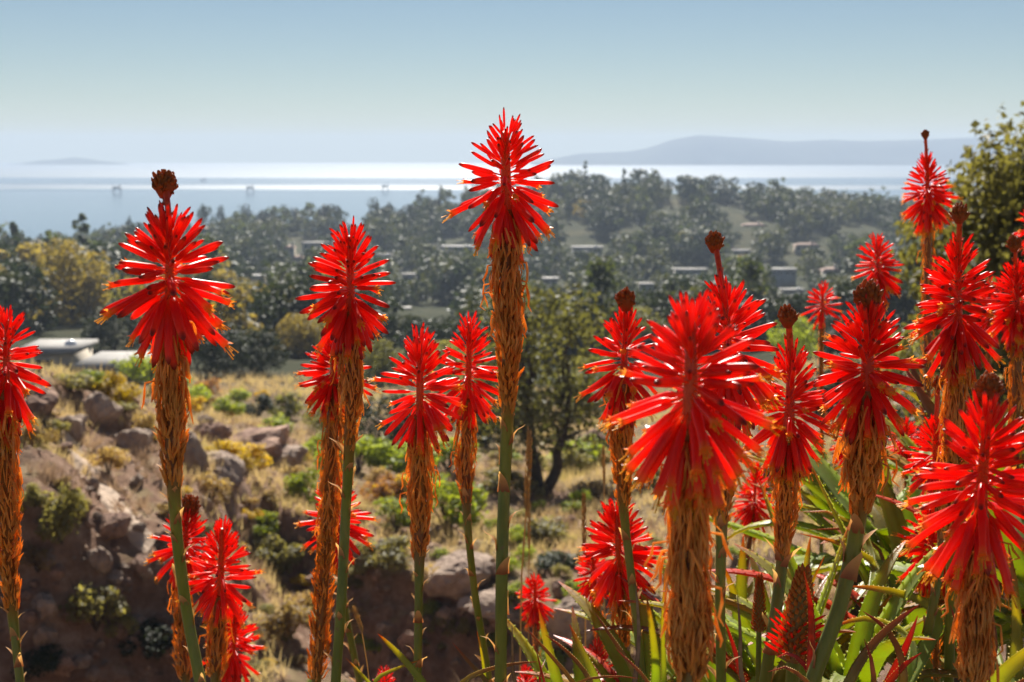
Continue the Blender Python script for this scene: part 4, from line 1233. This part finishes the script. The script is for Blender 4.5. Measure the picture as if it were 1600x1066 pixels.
    # knob of undeveloped buds at the tip
    if knob:
        ku, kv, kr = knob
        cpt = pt(ku, kv, dep[0]) - base; r = kr * k * 1.22; a = Acc()
        tube(a, [cpt - Vector((0, 0, r * .9)), cpt - Vector((0, 0, r * .2)), cpt + Vector((0, 0, r * .5)), cpt + Vector((0, 0, r * .75))], [r * .35, r * .75, r * .6, r * .15], 8)
        m_ = 64
        for i in range(m_):
            q = 1 - 1.8 * (i + .5) / m_; phi = i * 2.4 + rr.uniform(-.35, .35)
            dv = Vector((math.cos(phi) * math.sqrt(max(0, 1 - q * q)), math.sin(phi) * math.sqrt(max(0, 1 - q * q)), q))
            dv = Vector((dv.x * .86, dv.y * .86, dv.z * 1.1)) * rr.uniform(.8, 1.05); sz = rr.uniform(.7, 1.25)
            b = cpt + dv * r * .62; g = (dv * rr.uniform(.4, 1.0) + Vector((rr.uniform(-.3, .3), rr.uniform(-.3, .3), .75))).normalized()
            tube(a, [list(b), list(b + g * r * .22 * sz), list(b + g * r * .45 * sz), list(b + g * r * .62 * sz - dv * r * .12)], [r * .11, r * .16 * sz, r * .11, r * .02], 5, 0, np.array([0, .4, .8, 1]))
        for i in range(int(max(0, (v0 - kv) / 8)) + 3):      # small aborted buds on the neck
            vq = kv + kr * .6 + (a1 + 14 - kv - kr * .6) * rr.random(); phi = i * 2.4
            s1 = Vector((math.cos(phi), math.sin(phi), 0)); c = P(max(vq, vsr[0]))
            tube(a, [list(c), list(c + s1 * r * .35 + Vector((0, 0, r * .1))), list(c + s1 * r * .55 + Vector((0, 0, r * .5)))], [r * .1, r * .13, r * .03], 5, 0, np.array([0, .3, .8]))
        link('bud_knob', a.mesh('bud_knob'), M['knob'], e)
    return e

SP = [
 # label, path, head rows, width, dry rows, dry width, green width, knob, extra
 ('red aloe spike cut by the left edge, with a long orange brown stalk', [(13,470),(10,560),(8,700),(12,850),(20,965),(32,1072)], (470,652), 150, (640,965), 42, 15, None, dict(seed=1)),
 ('tall red aloe spike at left topped by a round brown bud knob', [(258,290),(264,330),(265,420),(266,520),(268,620),(270,740),(276,840),(292,960),(314,1072)], (318,522), 205, (505,775), 48, 20, (257,289,19), dict(seed=2)),
 ('low red aloe spike half hidden behind the left green stalk', [(292,792),(290,830),(286,900),(286,1000),(290,1072)], (792,895), 108, (885,1075), 34, 14, (298,792,15), dict(seed=3, d=2.6)),
 ('short bright red aloe spike right of the left green stalk', [(347,797),(346,870),(342,960),(336,1072)], (797,965), 118, (950,1075), 36, 15, None, dict(seed=4, d=2.4)),
 ('lowest red aloe head at left, behind the short bright spike', [(368,930),(366,1000),(362,1072)], (935,1058), 105, (1050,1075), 26, 12, None, dict(seed=5, d=2.9)),
 ('tall red aloe spike second from left, pointed, in front of two others', [(548,335),(547,430),(548,530),(549,620),(545,720),(540,800),(534,930),(524,1072)], (335,532), 158, (520,715), 38, 18, None, dict(seed=6, dens=1.15)),
 ('red aloe spike tucked behind the second tall spike, on an orange stalk', [(522,505),(522,570),(521,640),(516,760),(508,880),(494,1072)], (508,632), 118, (620,1075), 36, 15, None, dict(seed=7, d=2.15)),
 ('red aloe head halfway down behind the second tall stalk', [(523,722),(525,800),(530,880),(540,960),(563,1072)], (722,872), 112, (860,905), 24, 12, None, dict(seed=8, d=2.6)),
 ('left one of the pair of medium red spikes in the middle left', [(655,495),(656,590),(657,690),(657,800),(655,890),(652,1072)], (495,692), 142, (680,885), 40, 15, None, dict(seed=9)),
 ('right one of the pair of medium red spikes, beside the tallest stalk', [(733,472),(733,560),(729,660),(727,740),(731,830),(742,930),(766,1072)], (472,662), 116, (650,800), 33, 13, None, dict(seed=10, d=2.15)),
 ('tallest red aloe spike in the centre, rising across the sea horizon', [(790,172),(790,250),(791,340),(793,460),(795,560),(793,660),(788,760),(784,880),(782,1072)], (172,372), 172, (345,655), 46, 22, None, dict(seed=11, dens=0.88)),
 ('small blurred red aloe head low in the centre, right of the tall stalk', [(836,893),(836,940),(838,1000),(841,1075)], (893,968), 70, (955,1075), 14, 8, None, dict(seed=12, d=3.5)),
 ('red aloe spike with a blunt brown tip left of the largest head', [(978,460),(977,520),(974,600),(971,700),(974,800),(984,880),(1006,1072)], (466,640), 134, (600,800), 38, 15, (978,470,15), dict(seed=13, d=2.1)),
 ('red aloe spike with a dark round knob behind the largest head', [(1118,382),(1126,430),(1137,500),(1136,600),(1132,700),(1128,800),(1125,930),(1127,1072)], (420,645), 190, (620,830), 42, 18, (1117,380,14), dict(seed=14, d=1.6)),
 ('largest and nearest red aloe head with a thick orange brown stalk', [(1078,462),(1080,560),(1078,680),(1077,800),(1076,930),(1078,1072)], (455,725), 262, (690,1080), 64, 30, None, dict(seed=15, d=1.08, dens=1.1, openf=.7)),
 ('red aloe spike low in the centre right, left of the largest stalk', [(962,772),(966,850),(970,920),(973,1000),(976,1072)], (772,925), 136, (905,1045), 30, 14, None, dict(seed=16, d=2.3, dens=1.3)),
 ('small red aloe head peeping out behind the low centre right spike', [(925,845),(928,900),(935,960),(942,1072)], (848,935), 72, (925,1075), 20, 9, None, dict(seed=17, d=2.9)),
 ('small blurred cone-shaped red spike right of the largest stalk', [(1182,708),(1180,770),(1174,830),(1164,900),(1162,1072)], (708,832), 70, (820,925), 15, 6, None, dict(seed=18, d=3.3, dens=1.35)),
 ('red aloe spike whose tip bends over into a hooked brown knob', [(1232,498),(1236,560),(1234,640),(1230,720),(1226,800),(1222,880),(1212,960),(1194,1072)], (515,725), 148, (705,880), 40, 21, (1231,496,15), dict(seed=19, d=1.85, dens=1.1)),
 ('red aloe spike with a blunt curled crown on a leaning brown stalk', [(1358,462),(1356,560),(1354,660),(1348,760),(1336,850),(1312,950),(1266,1072)], (452,660), 178, (640,815), 56, 27, (1357,468,22), dict(seed=20, d=1.55, dens=1.2)),
 ('small red aloe head perched above the blunt curled spike', [(1370,360),(1371,410),(1372,460),(1370,600)], (358,462), 84, (450,600), 18, 8, None, dict(seed=21, d=2.9)),
 ('tiny red aloe head left of the blunt curled spike, over the slope', [(1286,440),(1285,480),(1283,560),(1284,700)], (438,502), 62, (495,700), 14, 7, None, dict(seed=22, d=3.6, dens=.6)),
 ('slender blurred red spike at upper right ending in a tiny dark knob', [(1446,212),(1449,270),(1450,340),(1449,480),(1449,650),(1450,800)], (228,352), 84, (335,800), 22, 10, (1446,211,6), dict(seed=23, d=3.1, dens=1.5)),
 ('tall pointed red spike at right with a tan knob, before the oak', [(1500,335),(1497,400),(1497,480),(1496,580),(1492,700),(1488,860)], (352,570), 156, (545,860), 42, 18, (1499,335,13), dict(seed=24, d=1.9, dens=1.3)),
 ('red aloe spike near the right edge with a small brown knob', [(1586,382),(1588,440),(1590,520),(1588,640),(1584,800)], (398,530), 108, (510,800), 28, 12, (1585,382,11), dict(seed=25, d=2.5, dens=1.3)),
 ('red aloe sliver cut by the right edge beside the oak crown', [(1618,300),(1618,340),(1618,450),(1616,700)], (300,392), 70, (385,700), 16, 8, None, dict(seed=26, d=3.2)),
 ('small red aloe head hidden between the two tall right spikes', [(1546,425),(1546,480),(1545,560),(1548,700)], (425,530), 66, (520,700), 12, 7, None, dict(seed=27, d=3.3)),
 ('wide near red aloe head at lower right with a curled brown crown', [(1545,606),(1540,680),(1534,760),(1530,860),(1526,960),(1522,1072)], (598,880), 232, (840,1080), 56, 26, (1545,612,22), dict(seed=28, d=1.22, dens=1.15, openf=.6)),
 ('red aloe spike behind the left side of the wide lower right head', [(1466,596),(1462,680),(1464,760),(1474,850),(1456,960),(1432,1072)], (640,770), 110, (755,860), 22, 16, (1466,600,9), dict(seed=29, d=2.0)),
 ('small blurred red aloe head among stalks left of the wide head', [(1416,648),(1416,690),(1416,760),(1420,900)], (648,728), 74, (718,900), 12, 7, None, dict(seed=30, d=3.2)),
 ('blurred red aloe head behind the leaning brown stalk', [(1326,640),(1326,690),(1330,760),(1335,900)], (640,730), 66, (720,900), 12, 7, None, dict(seed=31, d=3.2)),
 ('red aloe head below the wide head, above the green leaves', [(1452,775),(1454,840),(1458,920),(1462,1000),(1464,1072)], (772,912), 112, (900,1072), 24, 12, None, dict(seed=32, d=2.1, dens=1.3)),
 ('red aloe tip just showing at the bottom edge, left of centre', [(600,1034),(602,1070),(604,1100)], (1032,1120), 60, (1110,1130), 14, 8, None, dict(seed=33, d=2.8)),
 ('red aloe tip at the bottom edge under the small centre head', [(822,1030),(822,1070),(824,1110)], (1030,1120), 60, (1110,1130), 14, 8, None, dict(seed=34, d=2.8)),
 ('red aloe head low at the bottom, under the low centre right spike', [(930,990),(934,1040),(936,1090)], (990,1095), 70, (1085,1110), 14, 8, None, dict(seed=35, d=2.8)),
]
for lab, path, head, w_, dr, wd, wg, kn, ex in SP:
    spike(lab, path, head, w_, dr, wd, wg, kn, **ex)

# unopened flower cones, pale withered grass stalks
def cone(label, tip, base_, wpx, d, red):
    a3, b3 = pt(*tip, d), pt(*base_, d); k = d / F
    low = b3 + (b3 - a3).normalized() * 0.25
    e = empty('aloe_bud_cone', low); tag(e, label, 'aloe bud', 'unopened aloe bud cones')
    A, B = a3 - low, b3 - low; ax = (A - B); L = ax.length; ax.normalize(); s0 = ax.orthogonal().normalized(); r = wpx * k / 2
    a = Acc(); tube(a, [list(B), list(B + ax * L * .4), list(B + ax * L * .8), list(A)], [r * .8, r * .75, r * .45, r * .1], 8); tube(a, [(0, 0, -0.4), list(B)], r * .4, 8)
    link('stalk', a.mesh('stalk'), M['stalk'], e)
    a = Acc(); n = 150
    for i in range(n):
        t = (i + .5) / n; s1 = Matrix.Rotation(i * 2.4, 3, ax) @ s0
        rad = r * (.95 * (1 - t) ** .6 + .12); c = B + ax * L * t; g = (ax * .75 + s1 * .5 * (1 - t * .5)).normalized(); ln = L * .10
        tube(a, [list(c + s1 * rad * .6), list(c + s1 * rad * .8 + g * ln * .5), list(c + s1 * rad * .8 + g * ln)], [r * .12, r * .13, r * .02], 4, 0, np.array([.2, .5, .9]), caps=False)
    link('bud_scales', a.mesh('bud_scales'), M['dry'] if red else M['knob'], e)['kind'] = 'stuff'
    if red:
        rr = random.Random(wpx)
        for i in range(46):
            t = .02 + .42 * (i + .5) / 46; s1 = Matrix.Rotation(i * 2.4, 3, ax) @ s0; c = B + ax * L * t
            g = (ax * .5 + s1 * (.75 - t * .6)).normalized(); ln = L * .30 * (1 - t * .5) * rr.uniform(.85, 1.1)
            link('floret', rr.choice(BUDS), None, e, Matrix.Translation(c + s1 * r * .5) @ (orient(g, s1) @ Matrix.Diagonal((ln, ln, ln))).to_4x4())
cone('brown unopened aloe cone poking up right of the largest stalk', (1187,902), (1186,985), 22, 1.9, False)
cone('large unopened aloe cone, brown above and red below, behind the leaning stalk', (1256,893), (1240,1030), 58, 1.7, True)

def grass_stalk(label, pts_, d, wpx):
    k = d / F; P = [pt(u, v, d) for u, v in pts_]
    low = P[-1] + (P[-1] - P[-2]).normalized() * 0.3
    e = empty('grass_stalk', low); tag(e, label, 'dry grass')
    P = [p - low for p in P] + [Vector((0, 0, -0.25))]
    a = Acc(); tube(a, [list(p) for p in P], [wpx * k * .10] * (len(P) - 1) + [wpx * k * .14], 5); link('stem', a.mesh('stem'), M['straw'], e)
    a = Acc(); rr = random.Random(int(d * 100)); L = (P[0] - P[1])
    for i in range(130):
        t = i / 130; c = P[0].lerp(P[1], t); ph = rr.uniform(0, 6.28); o = Vector((math.cos(ph), math.sin(ph), 0)) * wpx * k * .42 * math.sin(math.pi * (.1 + .85 * t)) ** .5
        ln = wpx * k * rr.uniform(.5, 1.0)
        tube(a, [list(c), list(c + o * .8 + Vector((0, 0, ln * .4))), list(c + o + Vector((0, 0, ln)))], [wpx * k * .05, wpx * k * .09, .0003], 3, 0, None, False)
    link('seed_head', a.mesh('seed_head'), M['straw'], e)
grass_stalk('tall dry grass plume right of the tallest aloe stalk', [(828,676),(822,800),(815,900),(812,1072)], 3.2, 14)
grass_stalk('thin dry grass plume low behind the tall dry plume', [(826,770),(827,860),(826,900),(826,1072)], 3.6, 8)
grass_stalk('dry grass plume left of the low centre right spike', [(912,775),(913,865),(915,940),(914,1072)], 3.0, 10)
grass_stalk('bent dry grass plume right of the second tall stalk base', [(552,952),(566,990),(574,1040),(580,1090)], 2.2, 9)
grass_stalk('faint dry grass plume above the dark rock on the right slope', [(943,700),(944,760),(945,850),(944,1072)], 3.8, 7)

# ------------------------------------------------------------------ aloe leaves
def leaf_mesh(P, wbase, seed, teeth=True, point=0.55, thick=0.28, upv=None, wmid=None):
    """channelled, toothed leaf along the points P, widest near the base"""
    rr = random.Random(seed); a = Acc()
    P = np.array([list(p) for p in P], float)
    seg = np.concatenate([[0], np.cumsum(np.linalg.norm(np.diff(P, axis=0), axis=1))]); Lt = seg[-1]; n = 16
    q = np.linspace(0, 1, n)
    def spl(x):
        y = np.array([np.interp(x * Lt, seg, P[:, c]) for c in range(3)])
        return y
    C_ = np.array([(spl(max(0, x - .09)) + spl(x) * 2 + spl(min(1, x + .09))) / 4 if 0 < x < 1 else spl(x) for x in q])
    T = np.gradient(C_, axis=0); T /= np.linalg.norm(T, axis=1)[:, None] + 1e-12
    up = np.array(upv if upv is not None else (0.0, 0.0, 1.0))
    V = []; W_ = []; S_ = []; U_ = []
    for i in range(n):
        s = np.cross(T[i], up); ns = np.linalg.norm(s)
        if ns < 1e-3: s = np.array([1.0, 0, 0]); ns = 1
        s /= ns; u = np.cross(s, T[i])
        wd = wbase / 2 * max(0.03, (1 - q[i]) ** point * (0.85 + 0.15 * min(1, q[i] * 5))); th = wd * thick * 2
        S_.append(s); U_.append(u); W_.append(wd)
        for (x, y) in ((-1, .42), (-.55, .1), (0, -.04), (.55, .1), (1, .42), (.62, -.38), (0, -.62), (-.62, -.38)):
            V.append(C_[i] + s * wd * x + u * th * y)
    i = np.arange(n - 1)[:, None] * 8; j = np.arange(8)[None]; j2 = (j + 1) % 8
    a.add(V, np.stack([i + j, i + 8 + j, i + 8 + j2, i + j2], -1).reshape(-1, 4), np.repeat(q, 8), 0)
    if teeth:
        step = wbase * 0.33; m = max(6, int(Lt / step))
        for k in range(1, m):
            x = k / m * .97
            f = x * (n - 1); i0 = min(n - 2, int(f)); fr = f - i0
            c = C_[i0] * (1 - fr) + C_[i0 + 1] * fr; wd = W_[i0] * (1 - fr) + W_[i0 + 1] * fr
            for sgn in (-1, 1):
                o = c + S_[i0] * wd * sgn * .98 + U_[i0] * wd * thick * 2 * .42; h = wbase * rr.uniform(.07, .11) * (1 - x * .4); b_ = h * .8
                tip = o + S_[i0] * sgn * h + T[i0] * h * .6
                a.add([o - T[i0] * b_, o + T[i0] * b_, o + U_[i0] * b_ * .5, tip], [(0, 3, 2), (2, 3, 1), (1, 3, 0)], [0, 0, .2, 1], 1)
    return a.mesh('leaf')

LV = []
for k in range(9):
    rr = random.Random(500 + k); el = R(rr.uniform(30, 75)); cur = rr.uniform(-2.4, 0.2); sd_ = rr.uniform(-.35, .35)
    P = [(0, 0, 0)]; x = y = z = 0.0; an = el
    for i in range(9):
        x += .111 * math.cos(an); z += .111 * math.sin(an); y += sd_ * .111 * (i / 8)
        an += cur / 9 * (0.4 + i / 6)
        P.append((x, y, z))
    LV.append(leaf_mesh(P, 0.135, 600 + k))
def rosette(u, v, d, n, size, label, red=.04, yel=.25):
    b = pt(u, v, d); e = empty('aloe_plant', b); tag(e, label, 'aloe plant', 'aloe rosettes among the flower stalks')
    rr = random.Random(int(u * 7 + v))
    gz = float(H(b.x, b.y)[0]); a = Acc(); tube(a, [(0, 0, gz - b.z - .05), (0.02, 0, (gz - b.z) * .5), (0, 0, .02)], [.03, .027, .024], 8)
    link('stem', a.mesh('stem'), M['bark'], e)
    for i in range(n):
        q = rr.random(); mt = 'leaf_red' if q < red else 'leaf_yellow' if q < red + yel else 'leaf'
        me = rr.choice(LV); key = (me.name, mt)
        if key not in MESHMAT:
            c2 = me.copy(); c2.materials.clear(); c2.materials.append(M[mt]); c2.materials.append(M['tooth']); MESHMAT[key] = c2
        s = size * rr.uniform(.7, 1.15)
        Mx = Matrix.Translation((0, 0, .03 * i / n)) @ Matrix.Rotation(i * 2.4 + rr.uniform(-.3, .3), 4, 'Z') @ Matrix.Rotation(rr.uniform(-.25, .3), 4, 'Y') @ Matrix.Diagonal((s, s * rr.uniform(.8, 1.2), s, 1))
        link('leaf', MESHMAT[key], None, e, Mx)
for a in [(1420,960,2.7,24,.50,'big green aloe rosette behind the red head at lower right'),
          (1330,900,3.0,22,.42,'green aloe rosette behind the leaning brown stalk'),
          (1540,900,2.9,22,.50,'dark green aloe rosette behind the wide lower right stalk'),
          (1440,1080,2.3,22,.42,'green aloe rosette at the bottom, left of the wide head stalk'),
          (1640,1010,2.2,20,.50,'aloe rosette cut by the right edge'),
          (1220,1130,2.2,20,.38,'aloe rosette at the bottom under the red and brown cone'),
          (1330,1130,2.0,18,.36,'yellowing aloe rosette at the bottom beside the leaning stalk'),
          (1030,1230,2.1,16,.34,'aloe rosette at the bottom beside the largest stalk'),
          (920,1260,2.1,16,.30,'aloe rosette at the bottom below the small centre head'),
          (1140,1170,2.4,16,.36,'aloe rosette at the bottom right of the largest stalk'),
          (1500,800,3.6,20,.45,'distant aloe rosette low behind the pointed right spike')]:
    rosette(*a)

def leaf_plant(label, base_, leaves):
    b = pt(*base_); e = empty('aloe_plant', b); tag(e, label, 'aloe plant', 'aloe rosettes among the flower stalks')
    gz = float(H(b.x, b.y)[0]); a = Acc(); tube(a, [(0, 0, gz - b.z - .05), (0.01, 0, 0)], .025, 8); link('stem', a.mesh('stem'), M['bark'], e)
    for i, (pts_, d, wpx, mt) in enumerate(leaves):
        k = d / F; P = [pt(u, v, d * (1 + .02 * math.sin(j + i))) - b for j, (u, v) in enumerate(pts_)][::-1]
        P = [Vector((0, 0, 0))] + P
        me = leaf_mesh(P, wpx * k, int(pts_[0][0] * 3 + i), mt != 'leaf_dead', .5, .26, upv=(0.25 * math.sin(i * 2.1), -.8, .6))
        me.materials.append(M[mt]); me.materials.append(M['tooth'])
        link('leaf', me, None, e)
leaf_plant('thin toothed aloe leaves with red tips at the bottom, left of the tallest stalk', (700,1180,1.75), [
    ([(590,990),(625,1024),(662,1066)], 1.7, 20, 'leaf'), ([(660,1030),(600,1052),(575,1068)], 1.72, 13, 'leaf'), ([(707,1004),(742,1046),(772,1075)], 1.7, 15, 'leaf_yellow'),
    ([(840,1034),(790,1038),(740,1052),(715,1070)], 1.66, 14, 'leaf_yellow'), ([(540,1028),(560,1048),(580,1072)], 1.8, 12, 'leaf'), ([(745,985),(755,1030),(760,1080)], 1.9, 12, 'leaf')])
leaf_plant('upright toothed aloe leaves at the bottom between centre and largest stalk', (950,1190,1.75), [
    ([(822,982),(862,1026),(902,1072)], 1.6, 14, 'leaf_yellow'), ([(852,992),(898,1026),(928,1072)], 1.65, 16, 'leaf_yellow'), ([(890,976),(908,1015),(938,1075)], 1.7, 26, 'leaf'),
    ([(930,958),(962,1006),(1000,1060)], 1.75, 14, 'leaf_yellow'), ([(962,1014),(990,1040),(1022,1072)], 1.55, 18, 'leaf_yellow'), ([(1010,930),(1022,1000),(1028,1075)], 1.9, 26, 'leaf'),
    ([(1040,890),(1034,980),(1040,1075)], 2.0, 16, 'leaf'), ([(992,908),(1000,985),(992,1075)], 1.6, 15, 'leaf_dead'), ([(835,1005),(845,1040),(850,1075)], 1.6, 10, 'leaf_red'),
    ([(852,1030),(842,1048),(838,1078)], 1.62, 9, 'leaf_red'), ([(1000,1060),(930,1054),(890,1068)], 1.6, 11, 'leaf_yellow'), ([(800,975),(801,1020),(802,1075)], 1.7, 12, 'leaf_dead')])
leaf_plant('tangle of red, yellow and green aloe leaves at the bottom right', (1330,1210,1.7), [
    ([(1256,893),(1268,945),(1270,1000),(1262,1072)], 1.55, 26, 'leaf_red'), ([(1438,944),(1395,972),(1350,1020),(1318,1075)], 1.6, 30, 'leaf_yellow'), ([(1348,955),(1392,982),(1412,1030),(1416,1080)], 1.62, 24, 'leaf_yellow'),
    ([(1350,998),(1366,1030),(1368,1080)], 1.5, 24, 'leaf_yellow'), ([(1434,962),(1420,1000),(1385,1072)], 1.7, 28, 'leaf_red'), ([(1440,1020),(1410,1040),(1380,1080)], 1.6, 24, 'leaf_red'),
    ([(1152,928),(1158,1000),(1154,1078)], 1.6, 14, 'leaf_dead'), ([(1130,965),(1150,1020),(1160,1078)], 1.7, 20, 'leaf_red'), ([(1212,1028),(1235,1010),(1262,1040),(1280,1080)], 1.6, 20, 'leaf_red'),
    ([(1245,800),(1292,788),(1335,806),(1370,850)], 2.4, 18, 'leaf'), ([(1262,828),(1300,814),(1350,826),(1390,870)], 2.4, 16, 'leaf_yellow'), ([(1250,834),(1320,846),(1380,880)], 2.3, 26, 'leaf'),
    ([(1322,916),(1400,922),(1480,952)], 2.0, 34, 'leaf'), ([(1300,980),(1350,960),(1400,975),(1440,1010)], 1.9, 26, 'leaf'), ([(1200,1050),(1230,1030),(1260,1060)], 1.5, 18, 'leaf_yellow')])
leaf_plant('broad toothed green aloe leaf cluster in the bottom right corner', (1600,1190,1.5), [
    ([(1660,985),(1602,1020),(1540,1080)], 1.35, 54, 'leaf'), ([(1640,1050),(1590,1062),(1560,1090)], 1.3, 30, 'leaf_yellow'), ([(1485,946),(1500,990),(1505,1075)], 1.7, 22, 'leaf_yellow'),
    ([(1550,955),(1562,1010),(1540,1078)], 1.8, 16, 'leaf_yellow'), ([(1575,850),(1590,930),(1585,1060)], 2.0, 50, 'leaf'), ([(1600,960),(1560,940),(1530,930)], 2.1, 22, 'leaf')])
